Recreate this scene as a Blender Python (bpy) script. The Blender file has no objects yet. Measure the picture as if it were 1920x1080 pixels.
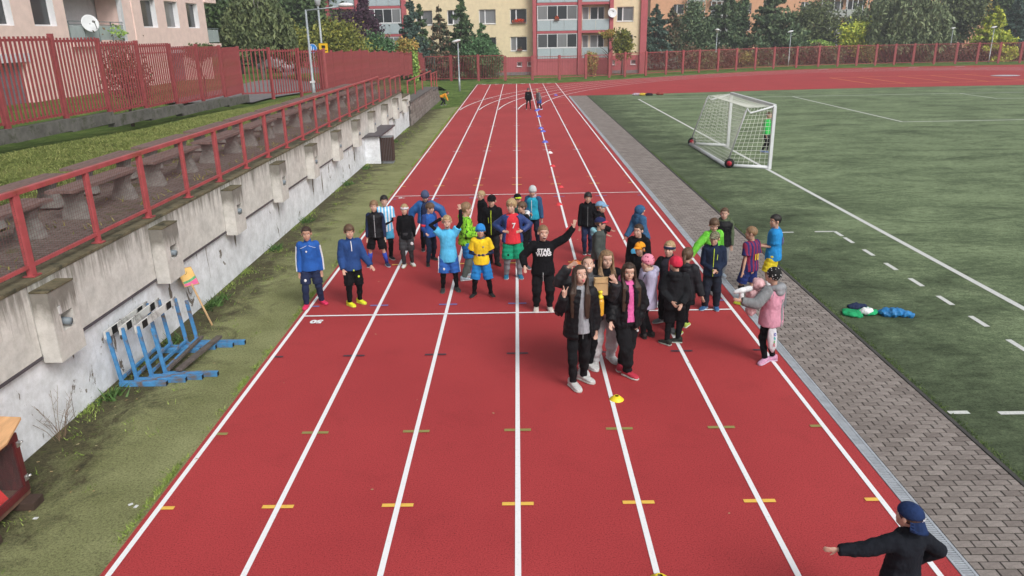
import bpy, math, random
import numpy as np
from mathutils import Vector, Matrix
random.seed(7); rng = np.random.default_rng(7)
PI = math.pi
# ------------------------------------------------------------ camera, sky, sun
sc = bpy.context.scene
COL = sc.collection
CAM_H, CAM_X, PITCH, YAW, ROLL, FPX = 4.526, .059, .326, -.0117, -.0193, 1414.4
_F = Vector((math.sin(YAW)*math.cos(PITCH), math.cos(YAW)*math.cos(PITCH), -math.sin(PITCH)))
_R0 = Vector((math.cos(YAW), -math.sin(YAW), 0)); _U0 = _R0.cross(_F)
_R = _R0*math.cos(ROLL)+_U0*math.sin(ROLL); _U = _U0*math.cos(ROLL)-_R0*math.sin(ROLL)
cam_d = bpy.data.cameras.new('camera'); cam = bpy.data.objects.new('camera', cam_d); COL.objects.link(cam)
cam_d.sensor_width = 36; cam_d.lens = FPX/1920*36; cam_d.clip_start = .1; cam_d.clip_end = 2000
cam.matrix_world = Matrix(((_R.x, _U.x, -_F.x, CAM_X), (_R.y, _U.y, -_F.y, 0), (_R.z, _U.z, -_F.z, CAM_H), (0, 0, 0, 1)))
sc.camera = cam
world = bpy.data.worlds.new('World'); sc.world = world; world.use_nodes = True
wn = world.node_tree; wn.nodes.clear()
sky = wn.nodes.new('ShaderNodeTexSky'); sky.sky_type = 'NISHITA'; sky.sun_disc = False
sky.sun_elevation = math.radians(42); sky.sun_rotation = math.radians(145)
sky.air_density = 1.0; sky.dust_density = 5.0; sky.ozone_density = 1.0
hsv = wn.nodes.new('ShaderNodeHueSaturation'); hsv.inputs['Saturation'].default_value = .22
bg = wn.nodes.new('ShaderNodeBackground'); bg.inputs[1].default_value = .125
wo = wn.nodes.new('ShaderNodeOutputWorld')
wn.links.new(sky.outputs[0], hsv.inputs['Color']); wn.links.new(hsv.outputs[0], bg.inputs[0]); wn.links.new(bg.outputs[0], wo.inputs[0])
sun_d = bpy.data.lights.new('sun', 'SUN'); sun_d.energy = 1.45; sun_d.angle = math.radians(26); sun_d.color = (1, .97, .93)
sun = bpy.data.objects.new('sun', sun_d); COL.objects.link(sun)
_e, _a = math.radians(42), math.radians(145)
sun.rotation_euler = Vector((-math.sin(_a)*math.cos(_e), -math.cos(_a)*math.cos(_e), -math.sin(_e))).to_track_quat('-Z', 'Y').to_euler()
sc.view_settings.view_transform = 'Standard'; sc.view_settings.look = 'None'
sc.view_settings.exposure = .16; sc.view_settings.gamma = 1; sc.view_settings.use_curve_mapping = False

# ------------------------------------------------------------ measuring helpers (photo pixel -> place)
def _ray(u, v): return _F+_R*((u-960)/FPX)+_U*((540-v)/FPX)
def G(u, v, z=0.):
    d = _ray(u, v); t = (z-CAM_H)/d.z
    return Vector((CAM_X+d.x*t, d.y*t, z))
def PY(u, v, Y):
    d = _ray(u, v); t = Y/d.y
    return Vector((CAM_X+d.x*t, Y, CAM_H+d.z*t))
def sstep(a, b, x):
    t = min(1., max(0., (x-a)/(b-a))); return t*t*(3-2*t)

# ------------------------------------------------------------ materials
MATS = {}
class NT:
    def __init__(s, name):
        s.m = bpy.data.materials.new(name); s.m.use_nodes = True; s.t = s.m.node_tree
        s.b = s.t.nodes['Principled BSDF']; s.co = None
    def n(s, ty, **k):
        o = s.t.nodes.new(ty)
        for a, v in k.items(): setattr(o, a, v)
        return o
    def l(s, a, b): s.t.links.new(a, b)
    def coord(s, kind='Object', scale=(1, 1, 1)):
        if s.co is None: s.co = s.n('ShaderNodeTexCoord')
        mp = s.n('ShaderNodeMapping'); mp.inputs['Scale'].default_value = scale
        s.l(s.co.outputs[kind], mp.inputs[0]); return mp.outputs[0]
    def noise(s, scale, detail=4, rough=.6, vec=None, dist=0):
        o = s.n('ShaderNodeTexNoise'); o.inputs['Scale'].default_value = scale
        o.inputs['Detail'].default_value = detail; o.inputs['Roughness'].default_value = rough; o.inputs['Distortion'].default_value = dist
        s.l(vec if vec is not None else s.coord(), o.inputs['Vector']); return o.outputs['Fac']
    def ramp(s, fac, stops):
        o = s.n('ShaderNodeValToRGB'); e = o.color_ramp.elements
        while len(e) < len(stops): e.new(.5)
        for i, (p, c) in enumerate(stops): e[i].position = p; e[i].color = tuple(c)+(1,) if len(c) == 3 else c
        s.l(fac, o.inputs[0]); return o.outputs[0]
    def mix(s, fac, a, b, mode='MIX'):
        o = s.n('ShaderNodeMix', data_type='RGBA', blend_type=mode)
        for sock, v in ((o.inputs[0], fac), (o.inputs[6], a), (o.inputs[7], b)):
            if hasattr(v, 'is_linked') or hasattr(v, 'links'): s.l(v, sock)
            else: sock.default_value = v if not isinstance(v, tuple) else (tuple(v)+(1,) if len(v) == 3 else v)
        return o.outputs[2]
    def math(s, op, a, b=None, c=None):
        o = s.n('ShaderNodeMath', operation=op)
        for i, v in enumerate((a, b, c)):
            if v is None: continue
            if hasattr(v, 'links'): s.l(v, o.inputs[i])
            else: o.inputs[i].default_value = v
        return o.outputs[0]
    def bump(s, h, strength=.3, dist=.02):
        o = s.n('ShaderNodeBump'); o.inputs['Strength'].default_value = strength; o.inputs['Distance'].default_value = dist
        s.l(h, o.inputs['Height']); s.l(o.outputs[0], s.b.inputs['Normal'])
    def out(s, col, rough=.8, spec=.3, metal=0):
        if hasattr(col, 'links'): s.l(col, s.b.inputs['Base Color'])
        else: s.b.inputs['Base Color'].default_value = tuple(col)+(1,)
        if hasattr(rough, 'links'): s.l(rough, s.b.inputs['Roughness'])
        else: s.b.inputs['Roughness'].default_value = rough
        s.b.inputs['Specular IOR Level'].default_value = spec; s.b.inputs['Metallic'].default_value = metal
        return s.m
def dk(c, k): return tuple(min(1, x*k) for x in c)
def M(name, c, rough=.8, var=.25, scale=6., bump=.15, bs=60., spec=.3, metal=0, dirt=None, stretch=(1, 1, 1)):
    if name in MATS: return MATS[name]
    t = NT(name); v = t.coord('Object', stretch)
    col = t.ramp(t.noise(scale, 5, .6, v), [(.3, dk(c, 1-var)), (.7, dk(c, 1+var*.6))])
    if dirt: col = t.mix(t.ramp(t.noise(scale*.7, 6, .7, v, .4), [(.52, (0, 0, 0)), (.66, (1, 1, 1))]), col, dirt)
    if bump: t.bump(t.noise(bs, 3, .6, v), bump, .01)
    MATS[name] = t.out(col, rough, spec, metal); return MATS[name]

def rand_mat(name, c1, c2, rough=.85, var=.2, scale=20, bump=.3):
    "colour varies from piece to piece (object random)"
    if name in MATS: return MATS[name]
    t = NT(name); oi = t.n('ShaderNodeObjectInfo')
    base = t.mix(oi.outputs['Random'], c1, c2)
    f = t.ramp(t.noise(scale, 5, .65), [(.3, (1-var,)*3), (.7, (1+var*.3,)*3)])
    col = t.mix(1., base, f, 'MULTIPLY'); t.bump(t.noise(scale*4, 3), bump, .005)
    MATS[name] = t.out(col, rough); return MATS[name]

# ------------------------------------------------------------ mesh collecting
class MB:
    def __init__(s): s.v = []; s.f = []; s.mi = []; s.cur = 0
    def add(s, vs, fs):
        o = len(s.v); s.v += [tuple(p) for p in vs]; s.f += [tuple(i+o for i in f) for f in fs]; s.mi += [s.cur]*len(fs); return s
    def box(s, lo, hi, M4=None, skip_bottom=False):
        x0, y0, z0 = lo; x1, y1, z1 = hi
        vs = [Vector(p) for p in ((x0, y0, z0), (x1, y0, z0), (x1, y1, z0), (x0, y1, z0), (x0, y0, z1), (x1, y0, z1), (x1, y1, z1), (x0, y1, z1))]
        if M4 is not None: vs = [M4 @ p for p in vs]
        fs = [(0, 1, 5, 4), (1, 2, 6, 5), (2, 3, 7, 6), (3, 0, 4, 7), (4, 5, 6, 7)]
        if not skip_bottom: fs.append((3, 2, 1, 0))
        return s.add(vs, fs)
    def bar(s, a, b, w, h=None, up=(0, 0, 1)):
        "rectangular bar from a to b"
        a, b = Vector(a), Vector(b); h = h or w; d = (b-a); L = d.length; d.normalize()
        up = Vector(up)
        if abs(d.dot(up)) > .97: up = Vector((1, 0, 0))
        r = d.cross(up).normalized(); u = r.cross(d)
        vs = [p+r*(i*w/2)+u*(j*h/2) for p in (a, b) for i, j in ((-1, -1), (1, -1), (1, 1), (-1, 1))]
        return s.add(vs, [(0, 1, 5, 4), (1, 2, 6, 5), (2, 3, 7, 6), (3, 0, 4, 7), (3, 2, 1, 0), (4, 5, 6, 7)])
    def loft(s, rings, cap=True, closed=False):
        n = len(rings[0]); o = len(s.v); vs = [tuple(p) for r in rings for p in r]; fs = []
        m = len(rings)
        for k in range(m-1 if not closed else m):
            a, b = k*n, ((k+1) % m)*n
            for i in range(n):
                j = (i+1) % n; fs.append((a+i, a+j, b+j, b+i))
        if cap and not closed:
            c0 = sum((Vector(p) for p in rings[0]), Vector())/n; c1 = sum((Vector(p) for p in rings[-1]), Vector())/n
            vs += [tuple(c0), tuple(c1)]; i0 = m*n; i1 = i0+1; e = (m-1)*n
            for i in range(n):
                j = (i+1) % n; fs += [(i0, j, i), (i1, e+i, e+j)]
        return s.add(vs, fs)
    def tube(s, pts, rad, n=8, flat=1., round_ends=False, up=(0, 1, 0)):
        P = [Vector(p) for p in pts]; R = list(rad) if hasattr(rad, '__len__') else [rad]*len(P)
        if round_ends:
            d0 = (P[0]-P[1]).normalized(); d1 = (P[-1]-P[-2]).normalized()
            P = [P[0]+d0*R[0]*.92, P[0]+d0*R[0]*.6]+P+[P[-1]+d1*R[-1]*.6, P[-1]+d1*R[-1]*.92]
            R = [R[0]*.35, R[0]*.8]+R+[R[-1]*.8, R[-1]*.35]
        rings = []; ref = Vector(up)
        for i, p in enumerate(P):
            d = (P[min(i+1, len(P)-1)]-P[max(i-1, 0)]).normalized()
            q = ref if abs(d.dot(ref)) < .95 else Vector((1, 0, 0))
            r = d.cross(q).normalized(); u = r.cross(d)
            rings.append([p+r*(math.cos(2*PI*k/n)*R[i])+u*(math.sin(2*PI*k/n)*R[i]*flat) for k in range(n)])
        return s.loft(rings)
    def ell(s, c, r, ax=None, nu=14, nv=9, fn=None):
        "ellipsoid; ax = 3 unit axes"
        c = Vector(c); ax = ax or (Vector((1, 0, 0)), Vector((0, 1, 0)), Vector((0, 0, 1)))
        rings = []
        for j in range(1, nv):
            th = PI*j/nv; row = []
            for i in range(nu):
                ph = 2*PI*i/nu; d = (math.sin(th)*math.cos(ph), math.sin(th)*math.sin(ph), -math.cos(th))
                k = fn(d) if fn else 1.
                row.append(c+ax[0]*(d[0]*r[0]*k)+ax[1]*(d[1]*r[1]*k)+ax[2]*(d[2]*r[2]*k))
            rings.append(row)
        o = len(s.v); n = nu; m = nv-1
        vs = [p for r_ in rings for p in r_]; fs = []
        for k in range(m-1):
            for i in range(n): j = (i+1) % n; fs.append((k*n+i, k*n+j, (k+1)*n+j, (k+1)*n+i))
        kb = fn((0, 0, -1)) if fn else 1.; kt = fn((0, 0, 1)) if fn else 1.
        vs += [c-ax[2]*r[2]*kb, c+ax[2]*r[2]*kt]
        for i in range(n):
            j = (i+1) % n; fs += [(m*n, j, i), (m*n+1, (m-1)*n+i, (m-1)*n+j)]
        return s.add(vs, fs)
    def mesh(s, name, mats, smooth=False):
        me = bpy.data.meshes.new(name); me.from_pydata(s.v, [], s.f)
        for m in (mats if isinstance(mats, (list, tuple)) else [mats]):
            if m: me.materials.append(m)
        if any(s.mi): me.polygons.foreach_set('material_index', s.mi)
        if smooth: me.polygons.foreach_set('use_smooth', [True]*len(s.f))
        me.update(); return me
    def build(s, name, mats, parent=None, smooth=False, **kw):
        return link(name, s.mesh(name, mats, smooth), parent, **kw)
def link(name, me, parent=None, loc=None, rz=None, label=None, cat=None, group=None, kind=None):
    o = bpy.data.objects.new(name, me); COL.objects.link(o)
    if parent is not None: o.parent = parent
    if loc is not None: o.location = loc
    if rz is not None: o.rotation_euler = (0, 0, rz)
    tag(o, label, cat, group, kind); return o
def tag(o, label=None, cat=None, group=None, kind=None):
    for k, v in (('label', label), ('category', cat), ('group', group), ('kind', kind)):
        if v: o[k] = v
    return o
def thing(name, label, cat, loc=(0, 0, 0), rz=0, group=None):
    return link(name, None, None, loc, rz, label, cat, group)
def soft(o, w=.01, seg=2):
    b = o.modifiers.new('bevel', 'BEVEL'); b.width = w; b.segments = seg; b.limit_method = 'ANGLE'; return o
def npmesh(name, V, Fq, mat):
    me = bpy.data.meshes.new(name); V = np.asarray(V, np.float32); Fq = np.asarray(Fq, np.int32)
    me.vertices.add(len(V)); me.vertices.foreach_set('co', V.ravel())
    k = Fq.shape[1]; me.loops.add(Fq.size); me.loops.foreach_set('vertex_index', Fq.ravel())
    me.polygons.add(len(Fq)); me.polygons.foreach_set('loop_start', np.arange(0, Fq.size, k, dtype=np.int32))
    me.polygons.foreach_set('loop_total', np.full(len(Fq), k, np.int32)); me.materials.append(mat); me.update(calc_edges=True); return me
# ------------------------------------------------------------ ground
def poly_sheet(name, pts, mat, z=0, **kw):
    return MB().add([(x, y, z) for x, y in pts], [tuple(range(len(pts)))]).build(name, mat, **kw)
def m_track():
    t = NT('track_rubber'); v = t.coord()
    big = t.ramp(t.noise(.35, 4, .6, v), [(.3, (.335, .030, .034)), (.7, (.405, .041, .044))])
    fine = t.ramp(t.noise(70, 4, .8, v), [(.36, (.35, .3, .3)), (.47, (1, 1, 1)), (.66, (1.25, 1.5, 1.5))])
    col = t.mix(1., big, fine, 'MULTIPLY')
    st = t.ramp(t.noise(1.6, 6, .7, v, .5), [(.55, (1, 1, 1)), (.75, (.86, .84, .84))])
    col = t.mix(1., col, st, 'MULTIPLY'); t.bump(t.noise(160, 3, .7, v), .5, .004)
    return t.out(col, .75, .35)
def m_pitch():
    t = NT('artificial_turf'); v = t.coord(); vs = t.coord('Object', (.9, 1.7, 1))
    a = t.ramp(t.noise(.42, 9, .74, vs, .5), [(.32, (.070, .094, .055)), (.46, (.150, .200, .115)), (.60, (.225, .29, .17))])
    f = t.ramp(t.noise(30, 6, .9, v), [(.36, (.25, .28, .22)), (.5, (1, 1, 1)), (.66, (1.6, 1.55, 1.45))])
    col = t.mix(1., a, f, 'MULTIPLY'); g = t.ramp(t.noise(5, 7, .8, vs), [(.36, (.55, .58, .55)), (.6, (1.15, 1.15, 1.12))])
    col = t.mix(1., col, g, 'MULTIPLY')
    # dark rubber infill gathers in patches along the path side
    sx = t.n('ShaderNodeSeparateXYZ'); t.l(v, sx.inputs[0])
    w_ = t.math('ADD', t.math('MULTIPLY', t.math('SUBTRACT', sx.outputs[0], 5.2), .22), t.math('MULTIPLY', t.math('SUBTRACT', t.noise(.9, 6, .7, v, .4), .5), 2.2))
    col = t.mix(t.math('MULTIPLY', t.ramp(w_, [(.1, (1, 1, 1)), (.7, (0, 0, 0))]), .55), col, (.022, .030, .018))
    t.bump(t.noise(120, 3, .8, v), .8, .02); return t.out(col, .9, .15)
def m_strip():
    t = NT('worn_green_turf'); v = t.coord()
    base = t.ramp(t.noise(1.1, 5, .65, v), [(.3, (.175, .185, .082)), (.7, (.285, .30, .148))])
    # moss and dirt lie along the foot of the wall
    sx = t.n('ShaderNodeSeparateXYZ'); t.l(v, sx.inputs[0])
    w = t.math('SMOOTH_MIN', t.math('MULTIPLY', t.math('ADD', sx.outputs[0], 5.9), .62), 1., .1)
    w = t.math('ADD', w, t.math('MULTIPLY', t.math('SUBTRACT', t.noise(1.5, 7, .75, v, .8), .5), 2.1))
    mask = t.ramp(w, [(.40, (1, 1, 1)), (.85, (0, 0, 0))])
    dirt = t.ramp(t.noise(7, 6, .75, v), [(.38, (.026, .021, .016)), (.52, (.07, .056, .036)), (.66, (.062, .09, .022))])
    col = t.mix(t.math('MULTIPLY', mask, .85), base, dirt)
    sp = t.ramp(t.noise(38, 5, .9, v), [(.36, (.35, .36, .32)), (.5, (1, 1, 1)), (.68, (1.45, 1.45, 1.35))])
    col = t.mix(1., col, sp, 'MULTIPLY'); t.bump(t.noise(110, 4, .8, v), .8, .015); return t.out(col, .95, .15)
def m_grass(name, a, b, c, sc_=1.3):
    t = NT(name); v = t.coord(); vs = t.coord('Object', (1, .55, 1))
    x = t.ramp(t.noise(sc_, 6, .72, vs, .5), [(.34, a), (.5, b), (.68, c)])
    f = t.ramp(t.noise(26, 5, .85, v), [(.3, (.5, .55, .5)), (.52, (1, 1, 1)), (.75, (1.4, 1.35, 1.2))])
    t.bump(t.noise(60, 4, .85, v), 1., .04); return t.out(t.mix(1., x, f, 'MULTIPLY'), .95, .12)
mt_track, mt_pitch, mt_strip = m_track(), m_pitch(), m_strip()
mt_grass = m_grass('lawn_grass', (.075, .095, .025), (.15, .19, .05), (.27, .28, .10))
mt_grass2 = m_grass('far_lawn_grass', (.06, .10, .025), (.11, .18, .04), (.18, .24, .07))
def m_paint(name, c, wear=.55):
    t = NT(name); v = t.coord()
    f = t.ramp(t.noise(30, 6, .8, v), [(wear-.25, dk(c, .72)), (wear-.1, c)])
    t.bump(t.noise(150, 2), .3, .003); return t.out(f, .6, .4)
mt_line = m_paint('white_line_paint', (.82, .82, .84)); mt_yline = m_paint('yellow_mark_paint', (.80, .50, .09))
mt_gline = m_paint('green_mark_paint', (.28, .25, .08)); mt_bline = m_paint('blue_mark_paint', (.16, .17, .42)); mt_kline = m_paint('dark_mark_paint', (.07, .035, .05))
mt_pline = m_paint('pitch_line_fibre', (.62, .64, .62), .6)
mt_oline = m_paint('orange_line_paint', (.75, .27, .08))

mt_soil = M('dark_soil', (.05, .055, .02), .95, .4, .4)
poly_sheet('ground', [(-400, -60), (600, -60), (600, 700), (-400, 700)], mt_soil, -.35, kind='structure')
# red track with the start of the bend and the D-zone
edge = [(77, 88.5), (58, 91), (46, 91), (39, 90.6), (32, 89.2), (25.5, 86.6), (18.7, 82.4), (14, 79.4), (10, 76.9), (6.5, 74.6), (3.83, 73.3), (-3.74, 73.3)]
track = poly_sheet('running_track', [(-3.74, 1.5), (3.84, 1.5), (3.84, 58.1), (6.9, 58.12), (12, 58.7), (20, 59.8), (28, 60.5), (77, 60.5)]+edge, mt_track, 0, kind='structure')
pitch = poly_sheet('football_pitch', [(5.27, 1.5), (80, 1.5), (80, 60.4), (28, 60.4), (20, 59.7), (12, 58.6), (6.9, 58.02), (5.27, 58.0)], mt_pitch, .0, kind='structure')
strip = poly_sheet('turf_strip', [(-5.7, 1.5), (-3.74, 1.5), (-3.74, 50.9), (-5.7, 48.6)], mt_strip, 0, kind='structure')
def band(pts, w, z):
    "flat ribbon through 2-D points"
    P = [Vector((x, y)) for x, y in pts]; vs = []; fs = []
    for i, p in enumerate(P):
        d = (P[min(i+1, len(P)-1)]-P[max(0, i-1)]).normalized(); n = Vector((-d.y, d.x))*w/2
        vs += [(p.x+n.x, p.y+n.y, z), (p.x-n.x, p.y-n.y, z)]
        if i: fs.append((2*i-2, 2*i-1, 2*i+1, 2*i))
    return vs, fs
LX = [(-3+i)*1.22 for i in range(7)]
for i, x in enumerate(LX):
    y0 = 1.5; seg = 24; vs, fs = band([(x, y0+(73.1-y0)*k/seg) for k in range(seg+1)], .055, .006)
    MB().add(vs, fs).build('lane_line', mt_line, track)
for i in range(5):    # bend lines leaving the straight
    X = LX[i]; R = 38.5-X; pts = []
    for k in range(60):
        ph = PI*(1-k/59*.62); x = 38.5+R*math.cos(ph); y = 45.5+R*math.sin(ph)
        if y < 47+abs(0)*i: continue
        pts.append((x, y))
    MB().add(*band([(p[0], p[1]) for p in pts], .075, .010)).build('bend_line', mt_line, track)
for Y, w in ((12.03, .05), (22.0, .05), (73.0, .08), (56.5, .05), (51.6, .04)):
    MB().add(*band([(-3.63, Y-.0), (3.63, Y+.02)], w, .012)).build('cross_line', mt_line if Y != 51.6 else mt_oline, track)
def marks(Y, mat, hw=.16, th=.055):
    for i, x in enumerate(LX):
        a, b = x-hw, x+hw
        if i == 0: a = x+.02
        if i == 6: b = x-.02
        for s0, s1 in ((a, x-.029), (x+.029, b)):
            if s1-s0 > .02: MB().add([(s0, Y-th/2, .009), (s1, Y-th/2, .009), (s1, Y+th/2, .009), (s0, Y+th/2, .009)], [(0, 1, 2, 3)]).build('hurdle_mark', mat, track)
for Y, m_ in ((6.54, mt_yline), (8.04, mt_gline), (10.33, mt_kline), (12.52, mt_bline), (15.0, mt_yline), (21.6, mt_bline), (23.52, mt_yline), (24.7, mt_oline), (30.8, mt_line), (32.0, mt_yline), (32.6, mt_oline), (39.4, mt_line), (40.5, mt_oline), (49.5, mt_line)): marks(Y, m_)
def text_mesh(s, size, mat, name='print', extrude=0., loc=(0, 0, 0), rot=(0, 0, 0), parent=None, sx=1., bold=0., spacing=1.):
    cu = bpy.data.curves.new(name, 'FONT'); cu.body = s; cu.size = size; cu.align_x = 'CENTER'; cu.align_y = 'CENTER'; cu.extrude = extrude; cu.offset = bold; cu.space_character = spacing; cu.space_line = .8
    o = bpy.data.objects.new(name, cu); COL.objects.link(o)
    me = bpy.data.meshes.new_from_object(o); bpy.data.objects.remove(o); me.name = name
    me.materials.clear(); me.materials.append(mat)
    o = bpy.data.objects.new(name, me); COL.objects.link(o); o.location = loc; o.rotation_euler = rot; o.scale = (sx, 1, 1)
    if parent is not None: o.parent = parent
    return o
text_mesh('50', .2, mt_line, 'painted_number', 0, (-3.36, 11.76, .014), (0, 0, PI), track, bold=.012)
text_mesh('60', .2, mt_line, 'painted_number', 0, (-3.36, 21.75, .014), (0, 0, PI), track, bold=.012)
for i in range(6): MB().box((LX[i]+.4, 73.03, .013), (LX[i]+.8, 73.2, .016)).build('finish_mark', mt_line, track)
for a, b in (((29.3, 73.3), (29.2, 64.1)), ((32, 73.4), (32, 64.3)), ((35.9, 73.8), (35.9, 64.9)), ((39.1, 74.1), (39.1, 65)), ((42.6, 74.8), (42.6, 65.3)), ((29.2, 64.1), (43, 65)), ((29.3, 73.3), (44, 74.8))):
    MB().add(*band([a, b], .15, .008)).build('sector_line', mt_oline, track)
for k in range(4): MB().box((34+5.2*k, 88.4+.6*min(k, 1), .008), (35.1+5.2*k, 88.6+.6*min(k, 1), .011)).build('bend_mark', mt_line, track)
for k in range(3): MB().add(*band([(41+5*k, 86.8), (53+4*k, 78)], .07, .012)).build('bend_line', mt_line, track)
MB().ell((44.5, 71.5, .03), (1.3, .8, .05)).build('throwing_circle', M('pale_concrete', (.45, .46, .5)), track)
# pitch lines
def pl(a, b, w=.1): MB().add(*band([a, b], w, .006)).build('pitch_line', mt_pline, pitch)
pl((8.47, 2), (8.47, 53.96), .12); pl((8.47, 53.9), (78, 53.85), .12); pl((19.1, 38.1), (19.1, 53.8), .12); pl((19.1, 38.1), (60, 38.3), .12)
pl((30.6, 49.5), (30.6, 53.8)); pl((30.6, 49.5), (44, 49.6)); pl((14.6, 53.9), (14.9, 54.4))
for k in range(9): y = 16.58-1.0*k; pl((7.41, y), (7.41, y-.47), .09)
pl((6.95, 17.13), (7.41, 17.13), .08); pl((7.41, 17.15), (7.41, 16.7), .09); pl((6.05, 17.12), (6.45, 17.12), .07)
pl((5.3, 8.33), (5.55, 8.33), .08); pl((5.9, 8.3), (6.3, 8.3), .08); pl((36, 42), (47, 56), .1)

# brick path, drain and kerb
path = poly_sheet('brick_path', [(3.99, 1.5), (5.21, 1.5), (5.21, 58.0), (3.99, 58.0)], M('path_joint', (.022, .02, .017), .95), -.0035, kind='structure')
mt_brick = rand_mat('path_brick', (.20, .172, .158), (.30, .265, .245), .85, .3, 26, .5)
def brick_mb(x0, x1, y0, y1, z, c=.005, mb=None):
    mb = mb or MB()
    return mb.add([(x0, y0, -.004), (x1, y0, -.004), (x1, y1, -.004), (x0, y1, -.004), (x0+c, y0+c, z), (x1-c, y0+c, z), (x1-c, y1-c, z), (x0+c, y1-c, z)],
                  [(0, 1, 5, 4), (1, 2, 6, 5), (2, 3, 7, 6), (3, 0, 4, 7), (4, 5, 6, 7)])
full = brick_mb(-.0885, .0885, -.0425, .0425, .004, .003).mesh('paving_brick', mt_brick); half = brick_mb(-.0415, .0415, -.0425, .0425, .004, .003).mesh('paving_brick', mt_brick)
mt_brick_far = NT('path_brick_far'); _t = mt_brick_far
_gi = _t.n('ShaderNodeNewGeometry'); _c = _t.mix(_gi.outputs['Random Per Island'], (.20, .172, .158), (.30, .265, .245))
_c = _t.mix(1., _c, _t.ramp(_t.noise(26, 5, .65), [(.3, (.72, .72, .72)), (.7, (1.06, 1.06, 1.06))]), 'MULTIPLY'); mt_brick_far = _t.out(_c, .85)
far_b = MB(); nb = 0; row = 0; y = 5.05
rows = []
while y < 57.95: rows.append(y); y += .0983
rows = [5.05-.0983*k for k in range(30, 0, -1)]+rows
for r_, y in enumerate(rows):
    off = (r_ % 2)
    cells = [(3.99+.188*(k+.5)+(.094 if off else 0), 'f') for k in range(6)]+[(3.99+.047 if off else 5.21-.047, 'h')]
    for x, k in cells:
        dz = rng.uniform(-.0015, .0015)
        if 5.0 < y and nb < 300:
            o = link('paving_brick', full if k == 'f' else half, path, (x, y, dz)); nb += 1
        else:
            w = .0885 if k == 'f' else .0415; brick_mb(x-w, x+w, y-.0425, y+.0425, .004+dz, .003, far_b)
far_b.build('paving_bricks', mt_brick_far, path, kind='stuff')
mt_drain = M('pale_drain_concrete', (.36, .39, .43), .75, .2, 8, .2); mt_dark = M('dark_gap', (.012, .012, .013), .9, .1)
drain = link('drain_channel', None, None, (0, 0, 0), kind='structure'); tag(drain)
MB().box((3.846, 1.5, -.03), (3.988, 58.0, -.02)).build('channel_bed', mt_dark, drain)
g = MB(); g.box((3.846, 0, -.02), (3.868, .994, .006)); g.box((3.962, 0, -.02), (3.987, .994, .006))
for k in range(33): g.box((3.868, k*.0302, -.018), (3.962, k*.0302+.016, .004))
gm = g.mesh('drain_grate', mt_drain)
for k in range(56): link('drain_grate', gm, drain, (0, 2+k, 0))
mt_kerb = M('dark_kerb', (.07, .068, .065), .9, .3, 5)
kb = link('path_kerb', None, None, kind='structure')
km = MB().box((5.213, 0, -.1), (5.262, .99, .012)).mesh('kerb_stone', mt_kerb)
for k in range(56): link('kerb_stone', km, kb, (0, 2+k, 0))

# ------------------------------------------------------------ raised ground at the left
def wz(y): return 1.95-(1.95-1.22)*sstep(39, 43, y)-(1.22-.9)*sstep(44, 56, y)-.9*sstep(57, 68, y)
def fz(y): return 2.22-.3*sstep(15, 26, y)-.25*sstep(26, 36, y)-.45*sstep(36, 52, y)-1.0*sstep(50, 76, y)
def tz(x, y):
    b = wz(y); f = fz(y)
    if x > -5.9: return b
    if x > -7.75: return b
    if x > -11.4: t = (-7.75-x)/3.65; return b+(f-b)*t*t*(3-2*t) if b < 1.5 else b+(f-b)*t
    up = 2.12-.8*sstep(48, 66, y)
    return f-.06+(up-f+.06)*sstep(4.2, 7.5, -11.4-x)
def terrain(name, xs, ys, mat, fn, **kw):
    V = []; Fc = []
    for x in xs:
        for y in ys: V.append((x, y, fn(x, y)+random.uniform(-.012, .012)))
    n = len(ys)
    for i in range(len(xs)-1):
        for j in range(n-1): a = i*n+j; Fc.append((a, a+1, a+n+1, a+n))
    o = MB().add(V, [f[::-1] for f in Fc]).build(name, mat, smooth=True, kind='structure', **kw); return o
terrain('grass_bank', [-8.0-.25*k for k in range(14)]+[-11.35], [3+.8*k for k in range(96)], mt_grass, tz)
terrain('far_lawn', [-11.36-(1.0 if k < 12 else 1.6)*k for k in range(30)], [3+2*k for k in range(90)], mt_grass2, lambda x, y: tz(x, y)-.02)
terrain('walkway_end_lawn', [-5.92, -6.4, -6.9, -7.4, -8.0], [40+.8*k for k in range(48)], mt_grass2, lambda x, y: tz(x, y)-.02)
# lawn in front of the back fence
terrain('back_lawn', [-9.3, -8, -7, -6, -5.3, -4.5, -3.75], [56+1*k for k in range(24)], mt_grass2, lambda x, y: .03+max(0, wz(y)-.1)*sstep(-5.3, -6.6, x) if y < 68 else .03)
poly_sheet('side_grass', [(-5.7, 48.6), (-3.74, 50.9), (-3.74, 57), (-5.6, 57)], mt_grass2, .012, kind='structure')
poly_sheet('outer_lawn', [(-9.4, 73.3)]+[(x, y) for x, y in edge[::-1]]+[(77, 130), (-9.4, 130)], mt_grass2, -.01, kind='structure')
mt_pav = NT('walkway_pavers'); _t = mt_pav
_b = _t.n('ShaderNodeTexBrick'); _b.inputs['Scale'].default_value = 1; _b.inputs['Brick Width'].default_value = .2; _b.inputs['Row Height'].default_value = .1; _b.inputs['Mortar Size'].default_value = .007
_b.inputs['Color1'].default_value = (.15, .12, .11, 1); _b.inputs['Color2'].default_value = (.20, .165, .15, 1); _b.inputs['Mortar'].default_value = (.045, .045, .025, 1)
_t.l(_t.coord(), _b.inputs['Vector'])
_c = _t.mix(_t.ramp(_t.noise(2.2, 6, .7), [(.56, (0, 0, 0)), (.66, (1, 1, 1))]), _b.outputs[0], (.09, .10, .03)); _t.bump(_b.outputs[1], -.4, .01); mt_pav = _t.out(_c, .9)
MB().box((-8.05, 3, 1.4), (-5.86, 38.9, 1.95)).build('walkway', mt_pav, kind='structure')
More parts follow.
